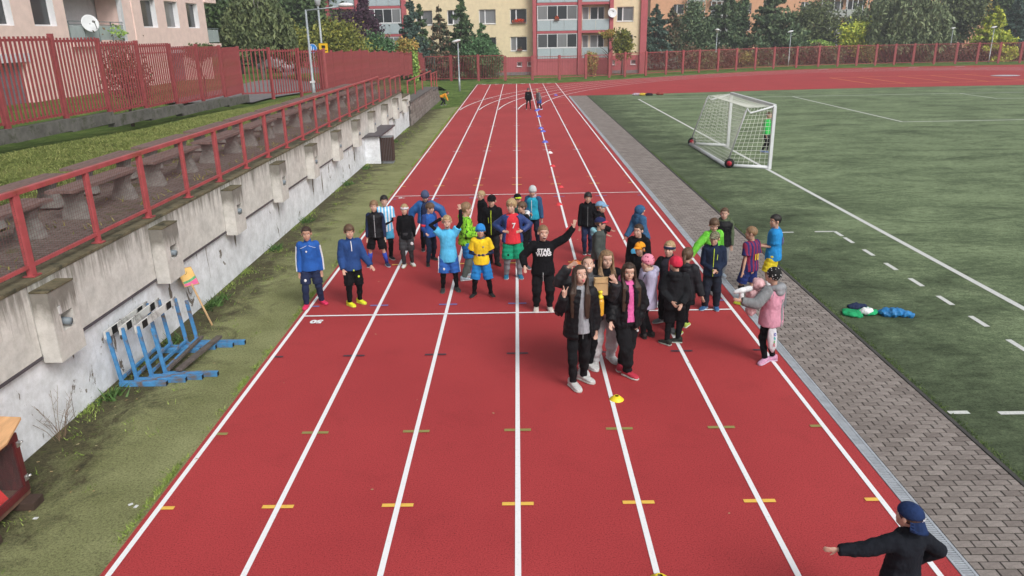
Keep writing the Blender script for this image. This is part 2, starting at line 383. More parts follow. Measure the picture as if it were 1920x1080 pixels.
# path and road beyond the fence
mt_asph = M('grey_asphalt', (.17, .165, .17), .9, .2, 3, .3, 90)
def drape(name, pts, w, mat, dz, parent=None, kind='structure'):
    vs, fs = band(pts, w, 0); return MB().add([(x, y, max(tz(x, y), .0)+dz) for x, y, _ in vs], fs).build(name, mat, parent, kind=kind)
def subd(a, b, n): return [(a[0]+(b[0]-a[0])*k/n, a[1]+(b[1]-a[1])*k/n) for k in range(n+1)]
fp = drape('foot_path', subd((-15.0, 4), (-14.2, 44), 30), 1.5, mt_asph, .03)
ln = drape('path_edge_line', subd((-14.15, 4), (-13.4, 44), 30), .10, mt_line, .045, kind=None); ln.parent = fp
drape('side_road', subd((-14.4, 36), (-16, 60), 16)+subd((-16.4, 62), (-23, 84), 12), 4.2, mt_asph, .06)

# ------------------------------------------------------------ retaining wall
def m_conc(name, c, streak, drt=(.05, .05, .035), peel=None, kk=.42):
    t = NT(name); v = t.coord(); vs = t.coord('Object', (1, 6, .55))
    col = t.ramp(t.noise(3, 6, .65, v), [(.3, dk(c, .8)), (.7, dk(c, 1.08))])
    sx = t.n('ShaderNodeSeparateXYZ'); t.l(v, sx.inputs[0])
    h = t.math('MULTIPLY', t.math('SUBTRACT', sx.outputs[2], 1.02), 1.12)
    w = t.math('ADD', t.math('MULTIPLY', t.noise(1.6, 6, .7, vs), 1.12 if streak else 1.15), t.math('MULTIPLY', t.math('POWER', t.math('MAXIMUM', h, 0.), 2.2), (kk if streak else 0)))
    mask = t.ramp(w, [(.70, (0, 0, 0)), (.98 if streak else 1.08, (1, 1, 1))])
    col = t.mix(t.math('MULTIPLY', mask, .72), col, drt)
    fine = t.ramp(t.noise(9, 6, .75, v), [(.3, (.82, .82, .8)), (.6, (1.03, 1.03, 1.03))]); col = t.mix(1., col, fine, 'MULTIPLY')
    if peel:
        vp = t.coord('Object', (1, 1.6, .8)); pm = t.ramp(t.noise(1.5, 7, .68, vp, .8), [(.635, (0, 0, 0)), (.65, (1, 1, 1))])
        col = t.mix(pm, col, peel)
        pm2 = t.ramp(t.noise(6, 6, .8, vp, .4), [(.70, (0, 0, 0)), (.72, (1, 1, 1))]); col = t.mix(pm2, col, (.2, .19, .18))
    t.bump(t.noise(40, 4, .7, v), .3, .01); return t.out(col, .9, .2)
mt_conc = m_conc('stained_concrete', (.66, .645, .61), True, (.11, .10, .075)); mt_white = m_conc('whitewashed_concrete', (.80, .82, .86), False, (.42, .43, .45), (.19, .165, .14))
mt_but = m_conc('stained_buttress_concrete', (.64, .62, .585), True, (.085, .075, .055), None, 1.0)
mt_moss = M('mossy_concrete', (.15, .13, .08), .95, .45, 5, .5, 50, dirt=(.045, .045, .03))
mt_lead = M('dark_metal_strip', (.09, .08, .09), .5, .2, 3)
wall = thing('retaining_wall', 'long stained concrete retaining wall with white painted foot beside the green turf strip', 'wall', (0, 0, 0))
MB().box((-6.0, 1.5, -.1), (-5.625, 40.2, 1.0)).build('lower_wall', mt_white, wall)
BK = [8.14+2.965*k for k in range(-2, 11)]
for i, y in enumerate(BK):
    zt = 1.9 if y < 36 else 1.6
    soft(MB().box((-5.95, y+.012, 1.02), (-5.58, y+2.965-.012, zt-.02)).build('wall_panel', mt_conc, wall), .008)
    soft(MB().box((-5.98, y+.004, zt-.02), (-5.57, y+2.965-.004, zt+.025)).build('coping', mt_moss, wall), .008)
    MB().box((-5.62, y+.53, .985), (-5.572, y+2.95, 1.018)).build('metal_strip', mt_lead, wall)
    # buttress with a square hole and pipe
    b = MB(); Y0, Y1, Z0, Z1 = y, y+.53, .93, min(1.79, zt-.11); hy0, hy1, hz0, hz1 = y+.16, y+.40, Z0+.34, Z0+.55
    Xb, Xf = -5.58, -5.37
    b.box((Xb, Y0, Z0), (Xf, hy0, Z1)); b.box((Xb, hy1, Z0), (Xf, Y1, Z1)); b.box((Xb, hy0, Z0), (Xf, hy1, hz0)); b.box((Xb, hy0, hz1), (Xf, hy1, Z1))
    o = b.build('buttress', mt_but, wall)
    MB().box((Xb-.004, hy0, hz0), (Xb+.03, hy1, hz1)).build('recess', mt_conc, o)
    MB().tube([(Xb+.05, (hy0+hy1)/2+.02, hz0+.09), (Xf+.02, (hy0+hy1)/2+.02, hz0+.07)], .045, 14).build('pipe', M('pipe_grey', (.2, .24, .27), .4), o, True)
    soft(MB().box((Xb, Y0-.005, Z1), (Xf+.008, Y1+.005, Z1+.022)).build('buttress_cap', mt_moss, o), .005)
    if i == 2: MB().box((Xf, y+.13, hz1+.01), (Xf+.02, y+.17, hz1+.1)).build('bracket', M('zinc', (.5, .5, .5), .4), o)
mt_spall = M('bare_spalled_concrete', (.20, .175, .15), .95, .35, 12, .6, 40)
for y_, z_, w_, h_ in ((9.95, .62, .26, .34), (11.55, .62, .10, .60), (14.55, .74, .12, .36), (17.45, .70, .10, .5), (20.6, .62, .16, .6), (21.6, .5, .12, .7), (8.75, .80, .05, .22), (26.2, .6, .2, .5)):
    g_ = random.Random(int(y_*10)); n_ = 16; P_ = [(y_+math.cos(2*PI*k/n_)*w_*.5*g_.uniform(.45, 1.1), z_+math.sin(2*PI*k/n_)*h_*.5*g_.uniform(.5, 1.1)) for k in range(n_)]
    MB().add([(-5.6215, a, b) for a, b in P_], [tuple(range(n_))]).build('spalled_patch', mt_spall, wall)
# stone wall at the end of the retaining wall
mt_stone = rand_mat('split_stone', (.20, .165, .15), (.31, .27, .25), .9, .35, 12, .8)
sw = thing('stone_wall', 'grey split stone block wall at the far end of the turf strip', 'wall', (0, 0, 0))
MB().box((-6.0, 40.25, -.1), (-5.56, 54.2, 1.0)).build('core', M('mortar_grey', (.11, .10, .09), .95), sw)
sm = [soft(MB().box((-.0, -.19, -.095), (.07, .19, .095)).build('stone_block', mt_stone, sw), .012) for _ in range(1)][0]
sm.location = (-5.56, 40.5, .1)
for r_ in range(6):
    for k in range(35):
        y = 40.45+.4*k+(.2 if r_ % 2 else 0)
        if y > 54.0 or (r_ == 5 and y > 51.3) or (r_ == 0 and k == 0): continue
        o = sm.copy(); COL.objects.link(o); o.location = (-5.56+random.uniform(-.012, .012), y, .1+.2*r_)
cp = MB().box((-6.05, 40.2, 1.2), (-5.44, 51.3, 1.27)); cp.build('cap_slab', M('dark_cap_slab', (.13, .12, .115), .9), sw)
MB().box((-6.05, 51.3, 1.0), (-5.44, 54.3, 1.07)).build('cap_slab', MATS['dark_cap_slab'], sw)
for k in range(5): MB().box((-6.2, 54.3+.35*k, -.1), (-5.5, 54.65+.35*k, .92-.18*k)).build('step', mt_stone, sw)
# ------------------------------------------------------------ red railing on the wall
mt_red = M('red_rail_paint', (.42, .082, .088), .5, .22, 5, .1, 60, .4, dirt=(.30, .075, .05)); mt_red2 = M('red_fence_paint', (.31, .065, .07), .55, .25, 4, .1, 60, .4, dirt=(.25, .06, .045))
rail = thing('mesh_railing', 'low red railing with wire mesh panels along the top of the concrete wall', 'railing', (0, 0, 0))
RX = -5.665; ZB, ZT = 1.93, 2.94
wires = MB()
def wire(a, b, r=.0019):
    a, b = Vector(a), Vector(b); d = (b-a).normalized(); u = Vector((1, 0, 0)); w = d.cross(u)
    wires.add([p+q for p in (a, b) for q in (u*r, -u*r*.5+w*r*.87, -u*r*.5-w*r*.87)], [(0, 1, 4, 3), (1, 2, 5, 4), (2, 0, 3, 5)])
post_m = MB().box((-.03, -.03, 0), (.03, .03, 1.0)).mesh('post', mt_red); plate_m = MB().box((-.07, -.06, 0), (.07, .06, .012)).mesh('post_plate', mt_red)
k = 0
for i in range(-1, 12):
    y0 = 8.42+2.965*i; y1 = y0+2.93; dz = 0
    if y0 > 30: dz = -.12*((y0-28)//3)
    if y0 > 38: break
    for y in (y0, (y0+y1)/2, y1):
        o = link('post', post_m, rail, (RX, y, ZB+dz)); p = link('post_plate', plate_m, o, (0, 0, 0))
    soft(MB().box((RX-.035, y0-.03, ZT+dz-.06), (RX+.035, y1+.03, ZT+dz)).build('top_rail', mt_red, rail), .006)
    MB().box((RX-.02, y0+.03, ZB+dz+.1), (RX+.02, y1-.03, ZB+dz+.14)).build('bottom_rail', mt_red, rail)
    for a, b in ((y0+.03, (y0+y1)/2-.03), ((y0+y1)/2+.03, y1-.03)):
        n = int((b-a)/.05)
        if y0 < 26:
            for j in range(n+1): wire((RX, a+(b-a)*j/n, ZB+dz+.12), (RX, a+(b-a)*j/n, ZT+dz-.05))
            for j in range(17): wire((RX, a, ZB+dz+.15+.045*j), (RX, b, ZB+dz+.15+.045*j))
        else:
            for j in range(0, n+1, 2): wire((RX, a+(b-a)*j/n, ZB+dz+.12), (RX, a+(b-a)*j/n, ZT+dz-.05), .005)
            for j in range(0, 17, 2): wire((RX, a, ZB+dz+.15+.045*j), (RX, b, ZB+dz+.15+.045*j), .005)
wires.build('wire_mesh', M('rusty_wire', (.14, .06, .055), .6, .2), rail, kind='stuff')
for (ya, yb, zb, zt, ps, lab) in ((41.95, 53.7, 1.27, 2.17, (41.95, 45, 48.5, 53.6), 'red hand rail on the higher part of the stone wall'), (53.9, 57.4, 1.07, 1.96, (53.9, 55.6, 57.3), 'short red hand rail at the end steps of the stone wall')):
    hr = thing('hand_rail', lab, 'railing', (-5.85, ya, zb), group='hand rails on the stone wall')
    MB().bar((0, 0, zt-zb), (0, yb-ya, zt-zb), .07, .06).build('top_rail', mt_red, hr)
    for y in ps: MB().box((-.03, y-ya-.03, -.25), (.03, y-ya+.03, zt-zb)).build('post', mt_red, hr)
# ------------------------------------------------------------ benches on the terrace
mt_bwood = M('weathered_brown_plank', (.20, .13, .115), .8, .35, 9, .4, 40, stretch=(4, .6, 4), dirt=(.12, .11, .11)); mt_bleg = M('old_bench_concrete', (.23, .22, .205), .95, .35, 7, .6, 40)
leg_prof = [(-.19, 0), (-.15, .14), (-.09, .26), (-.12, .38), (-.20, .44), (.20, .44), (.12, .38), (.09, .26), (.15, .14), (.19, 0)]
def prof(pts, y0, y1): return MB().add([(x, y, z) for y in (y0, y1) for x, z in pts], [tuple(range(len(pts)))[::-1], tuple(range(len(pts), 2*len(pts)))]+[(i, (i+1) % len(pts), len(pts)+(i+1) % len(pts), len(pts)+i) for i in range(len(pts))])
leg_me = prof(leg_prof, -.1, .1).mesh('leg', mt_bleg)
plank_me = MB().box((-.067, -1.06, 0), (.067, 1.06, .045)).mesh('plank', mt_bwood)
def bench(x, y, z, lab):
    t = thing('bench', lab, 'bench', (x, y, z), random.uniform(-.02, .02), 'plank benches in two rows behind the railing')
    for s in (-.72, .72): link('leg', leg_me, t, (0, s, 0))
    for j, u in enumerate((-.143, 0, .143)): link('plank', plank_me, t, (u, 0, .44+random.uniform(0, .008)))
nth = ['nearest', 'second', 'third', 'fourth', 'fifth', 'sixth', 'seventh', 'eighth', 'ninth', 'tenth', 'eleventh', 'twelfth']
for k in range(11):
    bench(-6.72, 9.4+2.62*k, 1.95, f'brown plank bench, {nth[k]} along the row next to the mesh railing')
    bench(-7.55, 8.7+2.55*k, 1.99, f'brown plank bench, {nth[k]} along the row next to the grass bank')
# ------------------------------------------------------------ tall red fence on the left
posts = [(-11.55, 12.6), (-11.55, 15.2), (-11.55, 17.75)]
for (u, v), (ub, vb) in (((92, 75), (125, 240)), ((180, 82), (208, 228.5)), ((253, 87), (275, 217)), ((313, 93), (331, 208)), ((363, 95), (381, 204)), ((407, 99), (422, 200))): pass
posts = [(-11.5, 12.4), (-11.5, 14.85), (-11.5, 17.3), (-11.5, 19.65), (-11.5, 21.8), (-11.6, 24.2), (-11.7, 26.7), (-11.8, 29.2), (-11.85, 31.6), (-12.0, 34.1)]
posts += [(PY(509, 150, 34.4).x, 34.4), (PY(563, 150, 36.0).x, 36.0), (PY(612, 150, 37.6).x, 37.6)]
y = 40.0
while y < 79: posts.append((-9.95+.012*(y-40), y)); y += 2.45
posts.append((-9.35, 79.2))
topz = {0: 4.7, 1: 4.68, 2: 4.66, 3: 4.62, 4: 4.5, 5: 4.42, 6: 4.3, 7: 4.26, 8: 4.18, 9: 4.1}
fence = thing('tall_fence', 'tall red steel bar fence stepping down along the grass bank', 'fence', (0, 0, 0))
fbar = MB().box((-.024, -.016, 0), (.024, .016, 1.95)).mesh('bar', mt_red2)
fpost = MB().box((-.055, -.055, 0), (.055, .055, 2.2)).mesh('post', mt_red2)
rest = MB(); nbar = 0
def bars(fn, p, q, zt, zb, H, off=.012, near=True):
    global nbar
    P, Q = Vector((*p, 0)), Vector((*q, 0)); L = (Q-P).length; d = (Q-P)/L; ang = math.atan2(d.y, d.x)
    for z in (zb+.1, zt-.08):
        MB().bar(P+d*.06+Vector((0, 0, z)), Q-d*.06+Vector((0, 0, z)), .04, .06).build('cross_rail', mt_red2, fn)
    n = max(3, int(round((L-.2)/.165)))
    for j in range(n):
        c = P+d*(.1+(L-.2)*(j+.5)/n)
        if near and nbar < 300:
            o = link('bar', fbar, fn, (c.x+d.y*.04, c.y-d.x*.04, zb+.06), ang+PI/2*0); o.scale = (1, 1, (zt-zb-.06)/1.95); nbar += 1
        else: rest.box((-.014, -.012, zb+.06), (.014, .012, zt), Matrix.Translation((c.x, c.y, 0)) @ Matrix.Rotation(ang, 4, 'Z'))
for i in range(len(posts)-1):
    p, q = posts[i], posts[i+1]
    if i in topz: zt = topz[i]
    else:
        u_top = {10: 4.03, 11: 3.96, 12: 3.9}.get(i, None)
        zt = u_top or (3.66-.0105*(p[1]-42)*1.0-(.12 if (i % 3) == 0 else 0)+.04*(i % 3))
        if p[1] > 44: zt = 3.75-.028*(p[1]-44)+.05*((i % 3)-1)
    zb = zt-1.98
    bars(fence, p, q, zt, zb, 1.98)
    for pt in (p,): 
        o = link('post', fpost, fence, (pt[0], pt[1], zb-.12), math.atan2(q[1]-p[1], q[0]-p[0])); o.scale = (1, 1, 1.0)
    if p[1] < 34: MB().box((p[0]-.12, p[1], zb-.33), (p[0]+.1, q[1], zb-.02)).build('plinth', M('fence_plinth', (.14, .135, .125), .95, .35, 4, .5, 30, dirt=(.06, .065, .04)), fence)
rest.build('far_bars', mt_red2, fence, kind='stuff'); rest = MB()
bfence = thing('back_fence', 'red steel bar fence behind the far bend in front of the cream apartment block', 'fence', (0, 0, 0))
bp = [(-9.35, 79.2), (-6.6, 79.2), (-3.8, 78.4), (-1.1, 78.3), (1.6, 78.3), (4.3, 78.5), (7.0, 79.3), (9.5, 80.3), (11.2, 81.1)]
ctl = [(11.2, 81.1), (16, 84.1), (20.1, 86.6), (25, 89.6), (30, 91.9), (36, 94.0), (41, 95.1), (48, 95.6), (60.2, 94.5), (75, 93)]
acc = [Vector(c) for c in ctl]; cur = 0
for a, b in zip(acc, acc[1:]):
    n = max(1, round((b-a).length/2.6))
    for j in range(1, n+1): p_ = a+(b-a)*j/n; bp.append((p_.x, p_.y))
for i in range(len(bp)-1):
    p, q = bp[i], bp[i+1]; zt = 2.3+.1*sstep(5, 12, p[0]) if i > 2 else 2.5; zb = .15
    bars(bfence, p, q, zt, zb, 2.1, near=False)
    MB().box((-.12, -.05, 0), (.12, .05, zt+.06)).build('post', mt_red2, bfence, loc=(p[0], p[1], 0), rz=math.atan2(q[1]-p[1], q[0]-p[0]))
rest.build('bars', mt_red2, bfence, kind='stuff')

# ------------------------------------------------------------ buildings
def facade(L0, L1, z0, z1, opens, mat, name, parent, depth=.22):
    us = sorted({L0, L1}|{o[0] for o in opens}|{o[1] for o in opens}); zs = sorted({z0, z1}|{o[2] for o in opens}|{o[3] for o in opens}); mb = MB()
    for a, b in zip(us, us[1:]):
        for c, d in zip(zs, zs[1:]):
            mx, mz = (a+b)/2, (c+d)/2
            if any(o[0] < mx < o[1] and o[2] < mz < o[3] for o in opens): continue
            mb.add([(a, 0, c), (b, 0, c), (b, 0, d), (a, 0, d)], [(0, 1, 2, 3)])
    for a, b, c, d in opens:
        mb.add([(a, 0, c), (a, depth, c), (a, depth, d), (a, 0, d)], [(0, 1, 2, 3)]); mb.add([(b, 0, c), (b, depth, c), (b, depth, d), (b, 0, d)], [(3, 2, 1, 0)])
        mb.add([(a, 0, c), (b, 0, c), (b, depth, c), (a, depth, c)], [(0, 1, 2, 3)]); mb.add([(a, 0, d), (b, 0, d), (b, depth, d), (a, depth, d)], [(3, 2, 1, 0)])
    return mb.build(name, mat, parent)
def m_glass(name, c1, c2):
    t = NT(name); oi = t.n('ShaderNodeObjectInfo'); vs = t.coord('Object', (14, 1, .5))
    cur = t.mix(t.noise(1, 3, .5, vs), dk(c2, .6), c2); f = t.ramp(oi.outputs['Random'], [(.45, (0, 0, 0)), (.55, (1, 1, 1))])
    return t.out(t.mix(f, c1, cur), .12, .6)
mt_glass = m_glass('window_glass', (.035, .04, .045), (.26, .27, .28)); mt_frame = M('white_window_frame', (.72, .73, .75), .5, .05)
WC = {}
def window(parent, u0, u1, z0, z1, y=.16, split=.36, sill=True):
    w, h = round(u1-u0, 2), round(z1-z0, 2); key = (w, h, split)
    if key not in WC:
        f = MB(); t = .07
        f.box((0, 0, 0), (w, .06, t)); f.box((0, 0, h-t), (w, .06, h)); f.box((0, 0, t), (t, .06, h-t)); f.box((w-t, 0, t), (w, .06, h-t))
        if split: f.box((w*split-t*.9, -.01, t), (w*split+t*.9, .06, h-t))
        p1 = MB().box((t, .03, t), ((w*split-t) if split else w-t, .05, h-t)).mesh('pane', mt_glass)
        p2 = MB().box((w*split+t, .03, t), (w-t, .05, h-t)).mesh('pane', mt_glass) if split else None
        s_ = MB().box((-.05, -.22, -.05), (w+.05, .0, -.003)).mesh('sill', mt_frame)
        WC[key] = (f.mesh('window', mt_frame), p1, p2, s_)
    f, p1, p2, s_ = WC[key]; o = link('window', f, parent, (u0, y, z0))
    link('pane', p1, o)
    if p2: link('pane', p2, o)
    if sill: link('sill', s_, o)
    return o
def render(name, c): return M(name, c, .9, .1, 2.5, .25, 30)
mt_cream = render('cream_render', (.74, .63, .42)); mt_pinkr = render('pink_render', (.80, .62, .56)); mt_orange = render('orange_render', (.66, .36, .22)); mt_redr = render('red_render', (.44, .115, .13))
mt_palegrey = M('pale_blue_panel', (.40, .47, .50), .5, .08); mt_greyw = M('white_reveal', (.62, .63, .65), .7, .08)
# cream block facing us
def X88(u): return PY(u, 60, 88).x
cb = thing('apartment_building', 'cream apartment block with red columns and glazed balconies behind the far fence', 'building', (0, 88, 0))
FL = 2.9; ZA = 5.52
wins = [(585, 614), (781, 812), (840, 870), (899, 930), (957, 988), (1156, 1187)]
ops = []
for u0, u1 in wins:
    for k in (-1, 0, 1, 2): ops.append((X88(u0), X88(u1), ZA+FL*k, ZA+FL*k+1.5))
xl, xr = X88(567), X88(1205)
facade(xl, xr, 1.95, 14.5, ops, mt_cream, 'facade_wall', cb)
for o in ops: window(cb, *o, split=.36 if o[0] > X88(700) else .5)
bops = [(X88(u)-.28, X88(u)+.28, .95, 1.45) for u in (973, 993, 1015, 1032, 1054, 1074, 1094, 1110, 1132, 1150, 1189, 700, 740)]
facade(xl, xr, .0, 1.95, bops, mt_redr, 'plinth_wall', cb)
for o in bops: window(cb, *o, y=.12, split=0)
MB().box((xl, .3, 0), (xr, 12, 14.5)).build('core', mt_cream, cb)
MB().box((xl, -.06, .02), (xr, .05, .35)).build('plinth_base', M('grey_base', (.2, .2, .21), .9), cb)
for u in (570, 1206): MB().box((X88(u)-.35, -.35, 0), (X88(u)+.35, 1, 14.5)).build('corner_column', mt_redr, cb)
def balcony(u0, u1, k, glazed):
    x0, x1 = X88(u0), X88(u1); zb = ZA-.85+FL*k; P = -1.0
    t_ = MB().box((x0, P, zb-.28), (x1, 0, zb-.03)).build('balcony', mt_redr, cb)
    n = max(2, round((x1-x0)/1.55))
    for j in range(n):
        MB().box((x0+.05+(x1-x0-.1)*j/n+.015, P-.03, zb), (x0+.05+(x1-x0-.1)*(j+1)/n-.015, P, zb+1.05)).build('parapet_panel', mt_palegrey, t_)
    MB().box((x0+.02, P-.05, zb+1.06), (x1-.02, P+.03, zb+1.12)).build('balcony_rail', mt_frame, t_)
    if glazed:
        n = 4; fr = MB(); z0, z1 = zb+1.13, zb+FL-.32
        fr.box((x0+.1, P-.02, z0), (x1-.1, P+.04, z0+.06)); fr.box((x0+.1, P-.02, z1-.06), (x1-.1, P+.04, z1))
        for j in range(n+1): x = x0+.1+(x1-x0-.2)*j/n; fr.box((x-.035, P-.03, z0), (x+.035, P+.05, z1))
        g_ = fr.build('balcony_glazing', mt_frame, t_)
        for j in range(n): a = x0+.14+(x1-x0-.2)*j/n; o_ = MB().box((0, P, z0+.06), ((x1-x0-.2)/n-.08, P+.02, z1-.06)).build('pane', mt_glass, cb, loc=(a, 0, 0))
    else: window(cb, x0+1.0, x1-.5, zb+.95, zb+FL-.5, y=-.04, split=.55, sill=False); window(cb, x0+.15, x0+.85, zb+.2, zb+FL-.5, y=-.04, split=0, sill=False)
    for a in (x0, x1): pass
for k in (-1, 0, 1, 2):
    balcony(1006, 1082, k, True); balcony(1089, 1141, k, False); balcony(690, 757, k, True); balcony(625, 672, k, k > 0)
for u in (1002, 1085.5, 1144, 686, 761, 676, 621): MB().box((X88(u)-.2, -1.15, 0), (X88(u)+.2, -.0, 14.5)).build('balcony_column', mt_redr, cb)
for u0, u1 in ((625, 672), (690, 757), (1006, 1082), (1089, 1141)): MB().box((X88(u0), -.95, 0), (X88(u1), -.02, 1.72)).build('balcony_base', mt_redr, cb)
# flower boxes and dishes on it
def flowerbox(x, y, z, w, cols, n, lab, mat=None):
    t = thing('flower_box', lab, 'flower box', (x, y, z)); MB().box((-w/2, -.12, -.1), (w/2, .12, .06)).build('box', M('box_brown', (.2, .07, .05)), t)
    leaf_cloud('flowers', t, (0, 0, .16), (w/2, .15, .18), n, .09, cols)
def disc(name, lab, c, r, nrm, mat, group='satellite dishes'):
    t = thing(name, lab, 'satellite dish', c, group=group); n = Vector(nrm).normalized(); a = n.orthogonal().normalized(); b = n.cross(a); rings = []
    for q, d in ((.02, -.16), (.5, -.12), (.85, -.04), (1, 0), (1.0, .012), (.85, -.025), (.5, -.10), (.02, -.14)):
        rings.append([(a*math.cos(2*PI*i/24)+b*math.sin(2*PI*i/24))*(r*q)+n*(d*r*1.2*-1)*-1 for i in range(24)])
    MB().loft(rings).build('dish', M('dish_white', (.68, .7, .72), .5, .06), t, True)
    MB().bar(b*r*-.9, n*r*1.0+b*r*-.15, .03).build('feed_arm', M('dish_arm', (.2, .2, .2), .5), t); MB().bar(n*r-b*r*.2, n*r*.85, .09).build('receiver', MATS['dish_arm'], t)
    MB().bar(n*-.15*r, n*-.9*r+Vector((0, 0, -.2)), .05).build('mount', MATS['dish_arm'], t); return t
# pink block on the left, facade parallel to the track
pb = thing('apartment_building', 'pale pink apartment block with satellite dish balcony beyond the tall fence', 'building', (-20.5, 0, 0), PI/2)
def Yp(u, v=50):
    d = _ray(u, v); t = (-20.5-CAM_X)/d.x; return d.y*t
zs = 5.18; pops = []
pw = [(Yp(-8), Yp(28)), (Yp(66), Yp(108)), (Yp(270), Yp(297)), (Yp(314), Yp(338)), (Yp(354), Yp(375))]
for a, b in pw:
    for k in (0, 1, 2): pops.append((a, b, zs+2.8*k, zs+2.8*k+1.5))
pops.append((Yp(316, 100), Yp(350, 100), 1.0, 3.75)); pops.append((Yp(-60, 120), Yp(50, 120), 1.0, 3.75))
LA, LB, LC, LD = Yp(-160), Yp(125), Yp(232), Yp(388)
pcorner = Yp(262, 90)
facade(LA, LB, 1.2, 12, [o for o in pops if o[1] < LB], mt_pinkr, 'facade_wall', pb, .3)
facade(pcorner, LD, 1.2, 12, [o for o in pops if o[0] > pcorner-.1], mt_pinkr, 'facade_wall', pb, .3)
for o in pops:
    if o[2] < 2: MB().box((o[0], .28, o[2]), (o[1], .3, o[3])).build('door_recess', M('dark_entrance', (.16, .17, .19), .6), pb); MB().box((o[0]-.25, -.04, o[3]), (o[1]+.25, .0, o[3]+.35)).build('lintel', mt_greyw, pb); MB().box((o[0]-.25, -.04, o[2]), (o[0]-.002, 0, o[3])).build('jamb', mt_greyw, pb)
    else:
        window(pb, *o, y=.24, split=0)
        MB().box((o[1]-.012, .004, o[2]+.003), (o[1]-.003, .24, o[3]-.003)).build('white_jamb', mt_frame, pb)
MB().box((LA, 6.5, 0), (LD, 12, 12)).build('core', mt_pinkr, pb)
MB().box((LB, 1.35, 1), (pcorner, 6, 12)).build('recess_wall', mt_greyw, pb)
for a in (LB, pcorner): MB().box((a-.1, .002, 1), (a+.1, 6.4, 12)).build('side_wall', mt_pinkr, pb)
MB().box((LC, .05, 1.2), (pcorner-.1, 1.3, 12)).build('side_panel', mt_pinkr, pb)
MB().box((LB+.1, .1, 1.2), (LC, 1.3, 4.25)).build('recess_base', mt_pinkr, pb)
for k in (0, 1):
    z = 4.28+2.8*k
    t_ = MB().box((LB+.1, -.12, z), (LC+.2, 1.3, z+.2)).build('balcony', mt_pinkr, pb)
    n = 4
    for j in range(n): MB().box((LB+.15+(LC-LB-.2)*j/n+.03, -.02, z+.28), (LB+.15+(LC-LB-.2)*(j+1)/n-.03, 0, z+.95)).build('glass_panel', M('balcony_glass', (.36, .42, .42), .2, .1, 3, 0), t_)
    fr = MB()
    for zz in (.97, 1.12): fr.box((LB+.1, -.03, z+zz), (LC+.1, .0, z+zz+.035))
    for j in range(n+1): x = LB+.15+(LC-LB-.2)*j/n; fr.box((x-.02, -.03, z+.2), (x+.02, .02, z+1.14))
    fr.build('balcony_rail', M('grey_green_metal', (.16, .2, .2), .5), t_)
    MB().box((LB+1.2, 1.28, z+.25), (LB+2.0, 1.34, z+2.35)).build('balcony_door', mt_glass, t_)
    MB().box((LB+.1, -.1, z+2.35), (LC+.1, .6, z+2.6)).build('awning', mt_greyw, t_); MB().box((LC-.1, -.05, z+.2), (LC+.1, .15, z+2.4)).build('white_post', mt_greyw, t_)
MB().box((LD+.0, 1.0, .3), (LD+1.6, 4, 12)).build('end_wall', mt_pinkr, pb)
for k in (0, 1):
    z = 4.0+2.8*k; t_ = MB().box((LD, -.1, z), (LD+1.9, 1, z+.22)).build('balcony', mt_pinkr, pb)
    for j in range(2): MB().box((LD+.05+.9*j, -.03, z+.3), (LD+.9+.9*j, 0, z+1.1)).build('glass_panel', MATS['balcony_glass'], t_)
    MB().box((LD, -.04, z+1.15), (LD+1.85, .01, z+1.2)).build('balcony_rail', MATS['grey_green_metal'], t_)
MB().box((Yp(255, 100), -.02, 3.8), (Yp(312, 100), -.001, 3.86)).build('drip_edge', mt_redr, pb)
disc('satellite_dish', 'white round satellite dish on the pink block balcony', (-20.2, Yp(163, 40)-.3, zs+.15), .40, (.75, -.65, .25), None)
disc('satellite_dish', 'white round satellite dish on the cream block beside a balcony column', (PY(1148, 24, 86.7).x, 86.6, PY(1148, 24, 86.7).z), .5, (.2, -1, .25), None)
# orange block far right
ob = thing('apartment_building', 'orange apartment block half hidden behind the spruces on the right', 'building', (0, 140, 0))
def X140(u): return PY(u, 30, 140).x
oo = []
zo = PY(1500, 22, 140).z
for u in (1262, 1388, 1430, 1500, 1632, 1700, 1760):
    for k in (-2, -1, 0, 1, 2): oo.append((X140(u), X140(u+20), zo+2.9*k, zo+2.9*k+1.6))
facade(X140(1219), X140(1900), 0, 16, oo, mt_orange, 'facade_wall', ob)
for o in oo: window(ob, *o)
MB().box((X140(1219), .3, 0), (X140(1900), 12, 16)).build('core', mt_orange, ob)
for u0, u1 in ((1285, 1318), (1330, 1368), (1535, 1580), (1582, 1620)):
    for k in (-2, -1, 0, 1):
        z = zo-.85+2.9*k; t_ = MB().box((X140(u0), -1.1, z-.2), (X140(u1), 0, z)).build('balcony', M('greyish_slab', (.4, .38, .36)), ob)
        MB().box((X140(u0), -1.14, z), (X140(u1), -1.06, z+1.05)).build('parapet_panel', M('parapet_grey', (.42, .44, .42), .7), t_)
        MB().box((X140(u0)+.2, -.05, z+.3), (X140(u1)-.2, -.01, z+2.4)).build('pane', mt_glass, t_)
        fr = MB()
        for j in range(5): x = X140(u0)+(X140(u1)-X140(u0))*j/4; fr.box((x-.05, -1.1, z+1.05), (x+.05, -1.0, z+2.7))
        fr.build('balcony_glazing', mt_frame, t_)
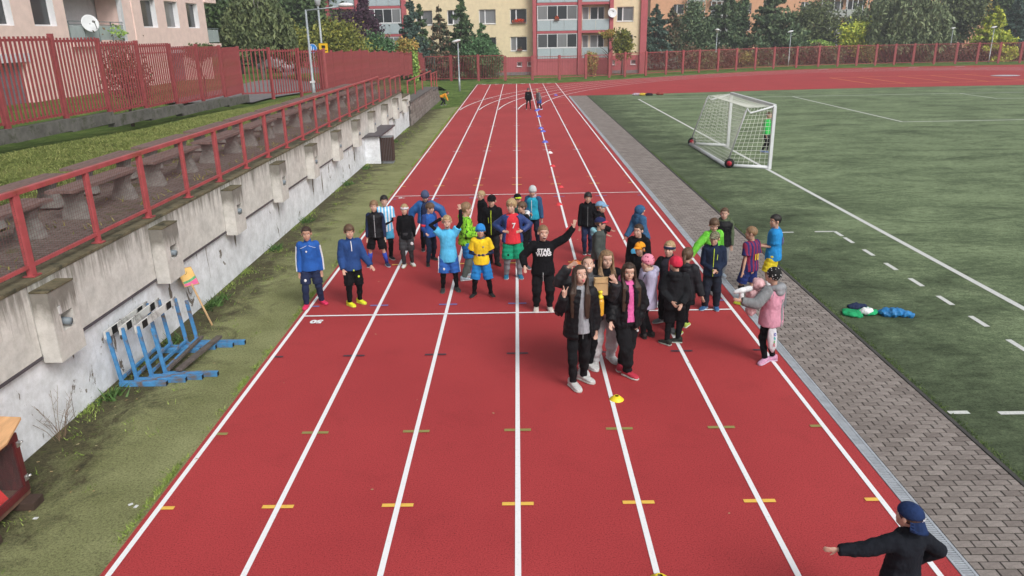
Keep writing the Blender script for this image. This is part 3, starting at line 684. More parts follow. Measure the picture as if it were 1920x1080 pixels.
# ------------------------------------------------------------ leaves and trees
def m_leaf(name, cs, rough=.6):
    if name in MATS: return MATS[name]
    t = NT(name); gi = t.n('ShaderNodeNewGeometry'); n = t.noise(.8, 4, .7)
    f = t.math('ADD', t.math('MULTIPLY', gi.outputs['Random Per Island'], .55), t.math('MULTIPLY', n, .5))
    k = len(cs); col = t.ramp(f, [(.2+.65*i/(k-1), c) for i, c in enumerate([dk(c, 2.3) for c in cs])])
    m = t.out(col, rough, .25)
    MATS[name] = m; return m
LEAF = {
 'spruce_blue': [(.010, .022, .018), (.028, .050, .040), (.06, .09, .072)], 'spruce_green': [(.012, .025, .012), (.03, .055, .024), (.06, .09, .035)],
 'spruce_rusty': [(.015, .03, .02), (.045, .055, .03), (.13, .06, .04)], 'pine': [(.016, .032, .017), (.04, .065, .032), (.085, .11, .055)],
 'dark_leaf': [(.012, .022, .008), (.03, .05, .018), (.055, .08, .03)], 'birch': [(.02, .03, .012), (.05, .065, .028), (.10, .115, .05)],
 'olive_leaf': [(.03, .04, .01), (.075, .085, .02), (.17, .16, .03)], 'purple_leaf': [(.012, .007, .012), (.028, .013, .024), (.055, .024, .038)],
 'yew': [(.014, .035, .014), (.035, .075, .03), (.06, .12, .05)], 'yellow_leaf': [(.07, .10, .015), (.19, .23, .03), (.34, .33, .05)],
 'autumn': [(.05, .07, .02), (.16, .13, .03), (.26, .14, .05)], 'willow': [(.03, .045, .022), (.07, .09, .045), (.12, .145, .075)],
 'hedge_brown': [(.02, .022, .01), (.06, .045, .025), (.12, .07, .045)], 'geranium': [(.04, .08, .02), (.45, .03, .02), (.5, .05, .02)], 'light_green': [(.05, .09, .02), (.12, .19, .04), (.2, .27, .07)]}
def leaves(C, size, up=0., seed=0, asp=1.8):
    n = len(C); r = np.random.default_rng(seed)
    d = r.normal(size=(n, 3)); d[:, 2] -= up; d /= np.linalg.norm(d, axis=1, keepdims=True)
    e = np.cross(d, r.normal(size=(n, 3))); e /= np.linalg.norm(e, axis=1, keepdims=True)
    s = size*r.uniform(.6, 1.4, (n, 1)); a = d*s*asp/2; b = e*s/2
    V = np.stack([C-a, C+b, C+a, C-b], 1).reshape(-1, 3); return V, np.arange(4*n).reshape(-1, 4)
def leaf_cloud(name, parent, c, r, n, size, kind, up=0., clusters=24, spread=.38, seed=None, **kw):
    g_ = np.random.default_rng(seed if seed is not None else int(rng.integers(1e6)))
    r = np.array(r, float); u = g_.normal(size=(clusters, 3)); u /= np.linalg.norm(u, axis=1, keepdims=True)
    cc = u*(g_.uniform(.25, 1, (clusters, 1))**.5)*r*.8; w = g_.integers(0, clusters, n)
    P = cc[w]+g_.normal(size=(n, 3))*r*spread*.5*g_.uniform(.5, 1.2, (clusters, 1))[w]+np.array(c)
    V, Fq = leaves(P, size, up, int(g_.integers(1e6))); return link(name, npmesh(name, V, Fq, m_leaf(kind, LEAF[kind])), parent, **kw)
mt_bark = M('grey_brown_bark', (.09, .07, .055), .95, .35, 8, .8, 30, stretch=(3, 3, .6)); mt_birch = M('birch_bark', (.38, .37, .34), .9, .3, 6, .5, 20, dirt=(.06, .055, .05), stretch=(1, 1, 3))
def base_z(x, y): return max(tz(x, y), 0) if x < -9.4 else 0.
def trunk(t, h, r, seed=0, mat=None, limbs=5, spread=.35):
    g_ = random.Random(seed); mb = MB(); pts = [(g_.uniform(-.04, .04)*h*k/5, g_.uniform(-.04, .04)*h*k/5, h*k/5-(.1 if k == 0 else 0)) for k in range(6)]
    mb.tube(pts, [r*(1.1-.18*k) for k in range(6)], 8)
    for i in range(limbs):
        z = h*g_.uniform(.3, .85); a = g_.uniform(0, 2*PI); L = h*spread*g_.uniform(.6, 1)
        mb.tube([(0, 0, z), (math.cos(a)*L*.5, math.sin(a)*L*.5, z+L*.45), (math.cos(a)*L, math.sin(a)*L, z+L*.75)], [r*.45, r*.28, r*.1], 6)
    mb.build('trunk', mat or mt_bark, t, True)
def spruce(u, Y, vtop, vbase, halfw, kind, lab, n=7000, sz=.17, seed=1, group='conifers between the fence and the blocks', bare=.06):
    "u, vtop, vbase: where tip and foot are seen; halfw in px at the foot"
    tp = PY(u, vtop, Y); x = tp.x; zb = base_z(x, Y); H = tp.z-zb; R = halfw/FPX*Y*1.5
    t = thing('spruce_tree', lab, 'tree', (x, Y, zb), group=group); g_ = np.random.default_rng(seed)
    MB().tube([(0, 0, -.1), (0, 0, H*.5), (0, 0, H)], [R*.06+.05, R*.04+.03, .015], 7).build('trunk', mt_bark, t, True)
    nb = max(60, int(H*16)); C = []
    for b in range(nb):
        f = g_.uniform(bare, .985)**.9; z = H*f; a = g_.uniform(0, 2*PI); L = R*(1-f)**.85*g_.uniform(.72, 1.12)+.08
        m = max(5, int(n/nb*(.35+1.4*(1-f)))); s = g_.uniform(.12, 1, m)**.8; droop = -.30*s*L+.22*s*s*L
        side = g_.normal(size=m)*L*.13*(1.15-s*.7); up = g_.normal(size=m)*.045*L-.05*abs(side)
        C.append(np.stack([math.cos(a)*s*L-math.sin(a)*side, math.sin(a)*s*L+math.cos(a)*side, z+droop+up-abs(g_.normal(size=m))*.06], 1))
    C = np.concatenate(C); V, Fq = leaves(C, sz, .5, seed, 2.0); link('crown', npmesh('crown', V, Fq, m_leaf(kind, LEAF[kind])), t); return t
def leafy(name, u, Y, vtop, vbot, halfw, kind, lab, n=9000, sz=.2, seed=1, up=.2, depth=.8, mat=None, blobs=1, tr=True, group='broadleaved trees beyond the fences', cl=26, spread=.42):
    tp = PY(u, vtop, Y); bt = PY(u, vbot, Y); x = tp.x; zb = base_z(x, Y); ztop = tp.z-zb; zlow = max(bt.z-zb, .0); R = halfw/FPX*Y*1.02
    t = thing(name, lab, 'tree' if ztop > 3 else 'bush', (x, Y, zb), group=group)
    zc = (ztop+zlow)/2; rz = (ztop-zlow)/2
    leaf_cloud('crown', t, (0, 0, zc), (R, R*depth, rz), n, sz, kind, up, cl, spread, seed)
    trunk(t, zc+rz*.3, max(.05, .045*ztop*.5), seed, mat, 7, .3); return t
def weeping(u, Y, vtop, vbot, halfw, kind, lab, n=14000, sz=.16, seed=3, mat=None):
    tp = PY(u, vtop, Y); bt = PY(u, vbot, Y); x = tp.x; zb = base_z(x, Y); R = halfw/FPX*Y; zt = tp.z-zb; zl = max(.2, bt.z-zb)
    t = thing('weeping_tree', lab, 'tree', (x, Y, zb), group='broadleaved trees beyond the fences'); g_ = np.random.default_rng(seed)
    S = 320; C = []
    for s in range(S):
        a = g_.uniform(0, 2*PI); rr = R*g_.uniform(.1, 1)**.6; f = rr/R; z0 = zl+(zt-zl)*(1-.55*f*f)*g_.uniform(.45, 1); L = (z0-zl)*g_.uniform(.35, .9); m = n//S
        k = g_.uniform(0, 1, m); C.append(np.stack([math.cos(a)*rr*(1+.1*k)+g_.normal(size=m)*R*.035, math.sin(a)*rr*(.8)+g_.normal(size=m)*R*.035, z0-k*L], 1))
    V, Fq = leaves(np.concatenate(C), sz, 1.6, seed, 2.6); link('crown', npmesh('crown', V, Fq, m_leaf(kind, LEAF[kind])), t); trunk(t, zt*.75, .16, seed, mat, 9, .35)
# left, beyond the tall fence
leafy('dark_tree', 430, 74, -60, 118, 62, 'dark_leaf', 'dark green tree next to the end of the pink block', 15000, .24, 11)
leafy('dark_tree', 560, 88, -60, 90, 75, 'dark_leaf', 'dark tree rising out of frame behind the birch and the lamp', 15000, .26, 12)
weeping(470, 60, -50, 118, 62, 'birch', 'tall drooping birch with pale forked trunk behind the tall fence', 20000, .15, 13, mt_birch)
weeping(395, 82, -40, 110, 30, 'dark_leaf', 'dark drooping tree squeezed behind the pink block corner', 6000, .2, 14)
leafy('dark_tree', 500, 95, -20, 135, 120, 'dark_leaf', 'broad dark wood edge behind the parked car', 16000, .3, 15, depth=.3)
leafy('leafy_shrub', 545, 64, 48, 120, 40, 'olive_leaf', 'brownish olive shrub left of the grey lamp post', 7000, .12, 16)
leafy('leafy_shrub', 625, 63, 40, 122, 62, 'olive_leaf', 'big yellow green shrub behind the grey lamp post', 14000, .13, 17, cl=40)
leafy('purple_tree', 668, 76, 12, 110, 42, 'purple_leaf', 'dark purple leaved tree in front of the cream block', 12000, .16, 18, cl=34)
leafy('purple_tree', 678, 76.5, -12, 40, 12, 'purple_leaf', 'slim purple top shoot above the purple tree', 1800, .15, 19)
leafy('glossy_shrub', 705, 70, 64, 125, 32, 'yew', 'glossy dark green shrub below the purple tree', 6000, .14, 20)
leafy('climbing_plant', 774, 72.5, 88, 158, 9, 'light_green', 'green climbing plant hanging over the tall fence', 1800, .13, 21, tr=False)
leafy('autumn_shrub', 760, 74, 72, 112, 22, 'autumn', 'small rusty brown shrub between the fence and the spruces', 2500, .13, 22)
spruce(767, 80, -8, 150, 30, 'spruce_blue', 'bluish spruce left of the twin spruces by the cream block', 8000, .15, 31)
spruce(785, 82, 6, 150, 24, 'spruce_green', 'green spruce just right of the bluish one by the cream block', 7000, .15, 32)
spruce(822, 82, 8, 150, 24, 'spruce_rusty', 'thin spruce with a brown dying top by the cream block', 6000, .15, 33)
spruce(862, 83, -12, 150, 32, 'spruce_green', 'tall open green spruce behind the short lamp post', 8000, .16, 34)
spruce(903, 84.5, 42, 150, 34, 'yew', 'pointed dark conifer behind the spreading yew', 6000, .15, 35)
leafy('yew_bush', 905, 82, 66, 148, 46, 'yew', 'wide feathery yew bush behind the far fence', 14000, .13, 36, up=-.7, cl=60, spread=.3)
leafy('young_tree', 1168, 84, 50, 112, 18, 'olive_leaf', 'small turning tree around the lamp before the cream block', 2600, .16, 37)
leafy('young_tree', 1142, 84.2, 55, 75, 14, 'autumn', 'orange leafed branch left of the small lamp', 700, .16, 38)
leafy('thin_shrub', 1110, 82.5, 92, 143, 14, 'autumn', 'sparse brownish shrub against the red plinth', 1500, .11, 39)
# right, beyond the back fence
spruce(1232, 95, 6, 128, 34, 'spruce_blue', 'dark blue spruce beside the cream block corner', 9000, .17, 41)
spruce(1262, 97, 12, 125, 40, 'spruce_rusty', 'blue spruce with reddish upper branches', 10000, .17, 42)
leafy('pine_tree', 1302, 104, 5, 112, 34, 'pine', 'loose green pine left of the tall lamp', 9000, .2, 43, cl=40)
spruce(1362, 106, -25, 112, 48, 'pine', 'broad green spruce behind the lamp with flat head', 12000, .2, 44)
leafy('pine_tree', 1390, 108, -12, 70, 20, 'spruce_green', 'dark thin pine top in front of the orange block', 3500, .2, 45)
spruce(1456, 104, -22, 118, 62, 'pine', 'widest bluish pine in the middle of the right tree row', 15000, .22, 46, bare=.04)
leafy('dark_tree', 1530, 110, 2, 100, 52, 'birch', 'brown green broad tree below the orange block balconies', 11000, .2, 47, cl=44)
leafy('yellow_tree', 1612, 104, 40, 96, 36, 'yellow_leaf', 'bright yellow green round tree above the far fence', 7000, .2, 48, cl=36)
leafy('yellow_bush', 1535, 103, 74, 102, 28, 'light_green', 'light green low bush left of the yellow tree', 4000, .16, 49)
leafy('pine_tree', 1658, 112, -15, 90, 26, 'spruce_green', 'dark pine right of the orange block', 6000, .2, 50)
weeping(1715, 102, -45, 108, 66, 'willow', 'large grey green weeping willow in the right tree row', 20000, .2, 51)
weeping(1640+60, 108, -60, 100, 90, 'willow', 'second willow crown rising behind the large willow', 14000, .22, 52)
leafy('dark_tree', 1800, 112, -30, 100, 60, 'birch', 'dull green tree between willow and yellow spire tree', 10000, .24, 53)
leafy('autumn_tree', 1815, 116, -5, 60, 40, 'autumn', 'orange brown crown behind the yellow spire tree', 4500, .24, 54)
spruce(1872, 102, 10, 122, 40, 'yellow_leaf', 'yellow green spire shaped tree by the right lamp', 9000, .2, 55)
spruce(1915, 106, -10, 120, 38, 'spruce_blue', 'dark blue spruce at the right edge of the picture', 8000, .19, 56)
leafy('dark_tree', 1890, 125, -60, 60, 70, 'dark_leaf', 'dark tree filling the top right corner', 8000, .3, 57)
hk = ['hedge_brown', 'dark_leaf', 'hedge_brown', 'birch', 'hedge_brown', 'olive_leaf', 'dark_leaf']
for i, u in enumerate(range(1222, 1960, 34)):
    leafy('hedge_bush', u, 97+1.3*(i % 3)+(4 if u > 1400 else -2), 84+(i*7) % 12-6*(u > 1500), 128, 27, hk[i % 7], f'{["brownish","dark green","russet"][i % 3]} hedge bush behind the far fence, {i+1}th from the cream block', 3200, .15, 60+i, group='bushes behind the far fence', tr=False)
# saplings behind the left fence
for u, v0, v1, Y, lab, kd in ((222, 78, 205, 25, 'bare reddish shrub climbing behind the third fence panel', 'hedge_brown'), (372, 80, 112, 38, 'thin green bush above the fence by the pink block end', 'birch')):
    leafy('thin_shrub', u, Y, v0, v1, 48 if u < 300 else 26, kd, lab, 2600 if u < 300 else 1600, .055 if u < 300 else .09, 90+u, cl=30, spread=.5)
flowerbox(X88(973), 87.85, 5.62, 1.5, 'geranium', 500, 'window box full of red geraniums on the cream block')
flowerbox(X88(974), 87.85, 2.75, .6, 'hedge_brown', 120, 'small reddish plant pot on the lower cream block window')
flowerbox(X88(1043), 86.85, 5.85, .5, 'geranium', 90, 'small red flower box on the glazed balcony rail')
leaf_cloud('balcony_vine', None, (-20.1, Yp(210, 70), 4.9), (.25, .8, .45), 110, .08, 'light_green', label='thin green vine on the pink block balcony rail', cat='plant')

# ------------------------------------------------------------ grass tufts, weeds, leaf litter
def blades(name, P, h, mat, w=.012, lean=.5, **kw):
    n = len(P); r = np.random.default_rng(n); P = np.asarray(P); a = r.uniform(0, 2*PI, n); hh = h*r.uniform(.4, 1.2, n)
    wx = np.stack([np.cos(a), np.sin(a), 0*a], 1)*w*r.uniform(.6, 1.4, (n, 1)); tip = P+np.stack([r.normal(size=n)*lean*hh, r.normal(size=n)*lean*hh, hh], 1)
    V = np.stack([P-wx, P+wx, tip], 1).reshape(-1, 3); return link(name, npmesh(name, V, np.arange(3*n).reshape(-1, 3), mat), None, **kw)
mt_blade = m_leaf('grass_blades', [(.05, .075, .015), (.09, .13, .025), (.17, .2, .06)], .7)
P = []; r = np.random.default_rng(5)
for k in range(900):    # fringe along the white outer line
    y = r.uniform(4.5, 50)**1.0; 
    if math.sin(y*2.1)+math.sin(y*5.3+1)*.7+r.normal()*.5 < .1 and y < 30: continue
    m = r.integers(8, 26); P.append(np.stack([-3.765-abs(r.normal(size=m))*.035, y+r.normal(size=m)*.06, np.zeros(m)], 1))
for k in range(330):    # foot of the wall
    y = r.uniform(6.5, 39); 
    if math.sin(y*1.3+2)+r.normal()*.6 < .2: continue
    m = r.integers(10, 40); P.append(np.stack([-5.6+abs(r.normal(size=m))*.09, y+r.normal(size=m)*.1, np.zeros(m)], 1))
for k in range(260):
    y = r.uniform(5, 40); m = r.integers(4, 14); x = -5.4+abs(r.normal())*.5; P.append(np.stack([x+r.normal(size=m)*.05, y+r.normal(size=m)*.05, np.zeros(m)], 1))
blades('grass_tufts', np.concatenate(P), .045, mt_blade, .006, .7, kind='stuff', label='ragged grass tufts along the track edge and the foot of the wall')
P = []
for k in range(9): 
    y = [9.1, 10.9, 12.6, 12.9, 16.4, 19, 24, 27, 34][k]; m = 60; P.append(np.stack([-5.52+abs(r.normal(size=m))*.1, y+r.normal(size=m)*.12, np.zeros(m)], 1))
blades('weeds', np.concatenate(P), .13, m_leaf('weed_leaf', [(.015, .035, .01), (.03, .06, .015), (.06, .1, .03)], .6), .018, .8, kind='stuff', label='dark green weeds growing at the foot of the white wall')
n = 60000; x = r.uniform(-11.3, -7.9, n); y = r.uniform(9, 40, n); P = np.stack([x, y, np.array([tz(a, b) for a, b in zip(x, y)])], 1)
blades('bank_grass', P, .05, m_leaf('bank_blades', [(.05, .065, .018), (.085, .105, .03), (.15, .15, .055)], .8), .008, .9, kind='stuff', label='short meadow grass covering the bank behind the benches')
n = 4000; x = r.uniform(-8.0, -6.0, n); y = r.uniform(8, 38, n); k_ = (np.sin(x*9)+np.sin(y*3.1)+r.normal(size=n)*.5) > .9
blades('terrace_weeds', np.stack([x, y, np.full(n, 1.95)], 1)[k_], .09, m_leaf('dry_weeds', [(.05, .06, .015), (.12, .12, .03), (.2, .15, .06)]), .012, .8, kind='stuff', label='dry weeds between the bench rows')
# pile-like fibres on the near part of the pitch edge
n = 6000; x = 5.265+abs(r.normal(size=n))*.05; y = r.uniform(5.5, 30, n)
blades('pitch_edge_grass', np.stack([x, y, np.zeros(n)], 1), .022, m_leaf('kerb_moss', [(.02, .035, .01), (.04, .06, .018), (.07, .10, .03)], .8), .007, .8, kind='stuff', label='moss and grass along the pitch side of the kerb')
m_ = 240; C_ = np.stack([r.uniform(-5.4, 3.7, m_), r.uniform(4.5, 34, m_), np.full(m_, .012)], 1); w_ = r.random(m_) < .55; C_[w_, 0] = -5.5+abs(r.normal(size=w_.sum()))*.6
V_, F_ = leaves(C_, .028, .0, 9, 1.5); V_[:, 2] = .010+abs(V_[:, 2]-.012)*.35
link('fallen_leaves', npmesh('fallen_leaves', V_, F_, m_leaf('dead_leaf', [(.10, .06, .03), (.16, .11, .05), (.22, .2, .12)])), None, kind='stuff', label='tiny fallen leaves and crumbs scattered over turf strip and track')
# dry weed stalks by the box
st = MB()
for k in range(16):
    a = r.uniform(0, 2*PI); b = Vector((-5.5+r.normal()*.03, 8.0+r.normal()*.05, 0)); L = r.uniform(.25, .62)
    m_ = b+Vector((math.cos(a)*.06, math.sin(a)*.08, L*.5)); e_ = b+Vector((math.cos(a)*.16, math.sin(a)*.22, L)); st.tube([b, m_, e_], [.004, .003, .002], 4)
    for q in range(3): f = m_.lerp(e_, .3*q+.1); st.tube([f, f+Vector((r.normal()*.06, r.normal()*.06, .07))], [.002, .0015], 4)
tag(st.build('dry_weed_stalks', M('dry_stalk', (.2, .14, .09), .9)), 'dry leafless weed stalks at the wall foot behind the red box', 'plant')

# ------------------------------------------------------------ lamps, signs, car
mt_galv = M('galvanised_steel', (.36, .40, .42), .5, .15, 4, .1, metal=.3); mt_lampw = M('lamp_white', (.72, .74, .76), .4, .05)
def lamp(u, vb, vt, Y, lab, head='tilt', group='lamp posts beyond the fences'):
    p = PY(u, vb, Y); q = PY(u, vt, Y); zb = base_z(p.x, Y); H = q.z-zb; t = thing('street_lamp', lab, 'lamp post', (p.x, Y, zb), group=group)
    MB().tube([(0, 0, -.1), (0, 0, H*.28), (0, 0, H*.285), (0, 0, H)], [.085, .085, .055, .045], 10).build('pole', mt_galv, t, True)
    if head == 'tilt': MB().ell((-.12, -.05, H+.05), (.38, .2, .11), (Vector((.97, 0, .22)), Vector((0, 1, 0)), Vector((-.22, 0, .97)))).build('lamp_head', mt_lampw, t, True)
    else: MB().loft([[(math.cos(2*PI*k/12)*a, math.sin(2*PI*k/12)*a, H+z) for k in range(12)] for a, z in ((.08, 0), (.26, .32), (.34, .36), (.1, .5))]).build('lamp_head', mt_lampw, t, True)
lamp(862, 172, 78, 64.3, 'short grey lamp post on the lawn beside the end of the track')
lamp(1172, 143, 72, 84.5, 'slim lamp with white tilted head before the cream block')
lamp(1340, 133, 62, 95.5, 'lamp with flat white head behind the far fence', 'cone'); lamp(1477, 128, 60, 98, 'lamp with small tilted head left of the yellow tree')
lamp(1776, 124, 54, 104, 'thin distant lamp in front of the willow'); lamp(1853, 118, 52, 97.5, 'lamp beside the yellow spire tree')
# tall bracket lamp
b0 = G(589, 190, 1.72); zb = tz(b0.x, b0.y); Yl = 36.6; xl_ = PY(586, 150, Yl).x; top = PY(577, 18, Yl); end = PY(640, 12, Yl)
t = thing('street_lamp', 'grey bracket lamp post behind the tall red fence with a long side arm', 'lamp post', (xl_, Yl, 1.5))
MB().tube([(0, 0, 0), (0, 0, 1.1), (0, 0, 1.12), (0, 0, top.z-1.5)], [.095, .09, .06, .045], 10).build('pole', mt_galv, t, True)
MB().tube([(0, 0, top.z-1.54), (end.x-xl_, 0, end.z-1.5)], [.035, .03], 8).build('arm', mt_galv, t, True)
MB().ell((end.x-xl_+.2, 0, end.z-1.44), (.36, .15, .1)).build('lamp_head', mt_lampw, t, True); MB().box((-.1, -.1, .98), (.1, .1, 1.06)).build('sticker', mt_frame, t)
pa = PY(604, 95, 50); t = thing('street_lamp', 'grey lantern post standing between the shrubs', 'lamp post', (pa.x, 50, 1.0)); zt_ = PY(601, 12, 50).z-1
MB().tube([(0, 0, 0), (0, 0, zt_)], [.09, .06], 10).build('pole', mt_galv, t, True)
MB().loft([[(math.cos(2*PI*k/12)*a, math.sin(2*PI*k/12)*a, zt_+z) for k in range(12)] for a, z in ((.06, 0), (.15, .1), (.22, .45), (.1, .6))]).build('lamp_head', M('lantern_grey', (.4, .42, .44), .4), t, True)
mt_sblue = M('sign_blue', (.03, .22, .62), .4, .05); mt_syel = M('sign_yellow', (.75, .45, .02), .5, .06); mt_black = M('black_paint', (.012, .012, .012), .5, .05)
Ys = 42; c = PY(586, 91, Ys); t = thing('road_sign', 'round blue pedestrian sign behind the grey bracket lamp', 'sign', (c.x, Ys, 1.3)); z_ = c.z-1.3
MB().tube([(0, .03, 0), (0, .03, z_+.25)], .03, 8).build('pole', mt_galv, t, True)
MB().tube([(0, 0, z_), (0, -.015, z_)], .24, 24).build('rim', mt_frame, t); MB().tube([(0, -.016, z_), (0, -.024, z_)], .22, 24).build('plate', mt_sblue, t)
f_ = MB(); f_.tube([(-.06, -.03, z_+.07), (-.06, -.03, z_-.1)], [.03, .02], 6); f_.ell((-.06, -.03, z_+.11), (.028, .008, .028)); f_.tube([(.06, -.03, z_+.0), (.06, -.03, z_-.1)], [.025, .015], 6); f_.ell((.06, -.03, z_+.04), (.022, .008, .022)); f_.build('walking_figures', mt_frame, t)
Ys = 44; c = PY(607, 94, Ys); t = thing('notice_sign', 'yellow rectangular notice board behind the tall fence', 'sign', (c.x, Ys, 1.2)); z_ = c.z-1.2
for s in (-.2, .2): MB().tube([(s, .05, 0), (s, .05, z_+.3)], .025, 8).build('pole', mt_galv, t, True)
MB().box((-.27, -.01, z_-.4), (.27, .02, z_+.38)).build('board_border', mt_black, t); MB().box((-.25, -.02, z_-.38), (.25, -.011, z_+.36)).build('board', mt_syel, t)
for q, (w, h, x, z) in enumerate(((.2, .14, 0, .18), (.14, .04, .12, -.02), (.2, .03, -.1, -.12), (.2, .03, .08, -.16))): MB().box((x-w/2, -.024, z_+z-h/2), (x+w/2, -.021, z_+z+h/2)).build('printed_mark', mt_black, t)
def car(x, y, z, rz, col, lab, cat='car'):
    t = thing('parked_car', lab, cat, (x, y, z), rz)
    pr = [(-2.1, .35), (-2.1, .8), (-1.95, .95), (-1.35, 1.0), (-1.0, 1.42), (.35, 1.45), (1.05, 1.0), (1.9, .85), (2.1, .6), (2.1, .3)]
    def sec(y, k): return [(a, y, .3+(b-.3)*k) for a, b in pr]
    MB().loft([sec(-.85, .55), sec(-.84, .72), sec(-.66, 1), sec(.66, 1), sec(.84, .72), sec(.85, .55)]).build('body', M('car_'+lab.split()[0], col, .3, .05, 2, 0, spec=.6), t, True)
    for s in (-1, 1):
        MB().add([(-1.1, .79*s, .95), (1.0, .79*s, .92), (.3, .68*s, 1.36), (-.85, .68*s, 1.34)], [(0, 1, 2, 3)]).build('side_window', M('car_glass', (.02, .022, .025), .1, .05, 2, 0, .6), t)
        for a in (-1.3, 1.3): w = MB().tube([(a, .68*s, .31), (a, .88*s, .31)], .31, 18).build('wheel', M('tyre_black', (.015, .015, .015), .8), t, True); MB().tube([(a, .86*s, .31), (a, .89*s, .31)], .18, 14).build('rim', mt_galv, w)
        MB().ell((2.06, .6*s, .68), (.06, .2, .09)).build('headlight', mt_lampw, t, True); MB().ell((-2.07, .62*s, .8), (.05, .17, .1)).build('tail_light', M('tail_red', (.4, .02, .02), .3), t, True)
    MB().add([(-1.40, -.58, 1.03), (-1.40, .58, 1.03), (-1.06, .52, 1.4), (-1.06, -.52, 1.4)], [(0, 1, 2, 3)]).build('rear_window', MATS['car_glass'], t)
cc = PY(523, 140, 76); car(cc.x, 76, tz(cc.x, 76)+.02, math.radians(150), (.5, .5, .53), 'silver parked car seen through the tall red fence')
c2 = PY(1648, 120, 104); car(c2.x, 104, 0.05, math.radians(10), (.55, .06, .05), 'red car parked behind the far fence below the yellow tree')
c2 = PY(1760, 118, 106); car(c2.x, 106, 0.05, math.radians(175), (.6, .6, .62), 'white car parked behind the far fence below the willow')
c2 = PY(1540, 120, 106); car(c2.x, 106, 0.05, math.radians(70), (.10, .11, .3), 'blue car parked behind the far fence left of the yellow tree')
# ------------------------------------------------------------ people
def V3(*a): return Vector(a[0]) if len(a) == 1 else Vector(a)
def skin_mat(i):
    cs = [(.52, .31, .23), (.47, .27, .195), (.56, .35, .27)]; n = f'skin_{i}'
    if n in MATS: return MATS[n]
    t = NT(n); c = cs[i]; col = t.ramp(t.noise(14, 3, .6), [(.3, dk(c, .9)), (.7, dk(c, 1.05))])
    t.b.inputs['Subsurface Weight'].default_value = .08; t.b.inputs['Subsurface Radius'].default_value = (.02, .008, .005); t.b.inputs['Subsurface Scale'].default_value = .3
    MATS[n] = t.out(col, .55, .35); return MATS[n]
def cloth(c, name=None, rough=.9, gloss=0):
    n = name or 'cloth_%02x%02x%02x' % tuple(int(255*min(1, x)) for x in c)
    if n in MATS: return MATS[n]
    t = NT(n); v = t.coord('Object', (1, 1, .5)); col = t.ramp(t.noise(9, 5, .65, v, .4), [(.3, dk(c, .72)), (.7, dk(c, 1.12))])
    dark_ = max(c) < .06
    t.bump(t.noise(24, 4, .6, v, .5), .55, .02); MATS[n] = t.out(col, rough if not gloss else .5, (.12 if dark_ else .25) if not gloss else (.16 if dark_ else .4)); return MATS[n]
def pattern(name, kind, a, b, c=None, s=10.):
    if name in MATS: return MATS[name]
    t = NT(name); v = t.coord()
    if kind == 'stripe':
        sx = t.n('ShaderNodeSeparateXYZ'); t.l(v, sx.inputs[0]); f = t.math('SINE', t.math('MULTIPLY', sx.outputs[0], s)); col = t.ramp(t.math('MULTIPLY_ADD', f, .5, .5), [(.47, a), (.53, b)])
    elif kind == 'camo':
        n1 = t.noise(s, 3, .6, v, .8); col = t.ramp(n1, [(.40, a), (.47, b), (.56, b), (.60, c or a)])
    elif kind == 'dots':
        vo = t.n('ShaderNodeTexVoronoi'); vo.inputs['Scale'].default_value = s; t.l(v, vo.inputs['Vector']); col = t.ramp(vo.outputs['Distance'], [(.24, b), (.32, a)])
    elif kind == 'heather': col = t.ramp(t.noise(s, 4, .9, v), [(.35, a), (.65, b)])
    elif kind == 'zsplit':
        sx = t.n('ShaderNodeSeparateXYZ'); t.l(v, sx.inputs[0]); col = t.ramp(t.math('SUBTRACT', sx.outputs[2], s), [(.0, a), (.02, b)])
    t.bump(t.noise(24, 4, .6, v, .5), .5, .02); MATS[name] = t.out(col, .85, .25); return MATS[name]
def hair_mat(c):
    n = 'hair_%02x%02x%02x' % tuple(int(255*x) for x in c)
    if n in MATS: return MATS[n]
    t = NT(n); v = t.coord('Object', (60, 60, 9)); col = t.ramp(t.noise(1, 4, .7, v), [(.3, dk(c, .45)), (.7, dk(c, 1.35))]); t.bump(t.noise(1.2, 3, .7, v), .8, .01)
    MATS[n] = t.out(col, .5, .4); return MATS[n]
mt_eyew, mt_iris, mt_lip, mt_brow = M('eye_white', (.7, .68, .66), .3, .02, 2, 0), M('eye_iris', (.02, .015, .012), .2, .02, 2, 0), M('lips', (.40, .19, .16), .5, .05, 2, 0), M('eyebrow', (.07, .04, .025), .8, .05, 2, 0)
mt_mouth = M('open_mouth', (.10, .015, .015), .5, .05, 2, 0)
BLOND, LBROWN, BROWN, DBROWN, BLACKH = (.42, .29, .15), (.24, .145, .075), (.11, .062, .034), (.045, .024, .015), (.014, .011, .010)
SMOOTH = lambda o, f, it: (setattr(m := o.modifiers.new('smooth', 'SMOOTH'), 'factor', f), setattr(m, 'iterations', it))
wr_tex = bpy.data.textures.new('wrinkles', 'CLOUDS'); wr_tex.noise_scale = .075; wr_tex.noise_depth = 3
def rem(o, vox, sm=3, wr=0.):
    m = o.modifiers.new('remesh', 'REMESH'); m.mode = 'VOXEL'; m.voxel_size = vox; m.use_smooth_shade = True
    SMOOTH(o, .5, sm)
    if wr: d = o.modifiers.new('wrinkle', 'DISPLACE'); d.texture = wr_tex; d.texture_coords = 'LOCAL'; d.strength = wr*1.5; d.mid_level = .5
    return o
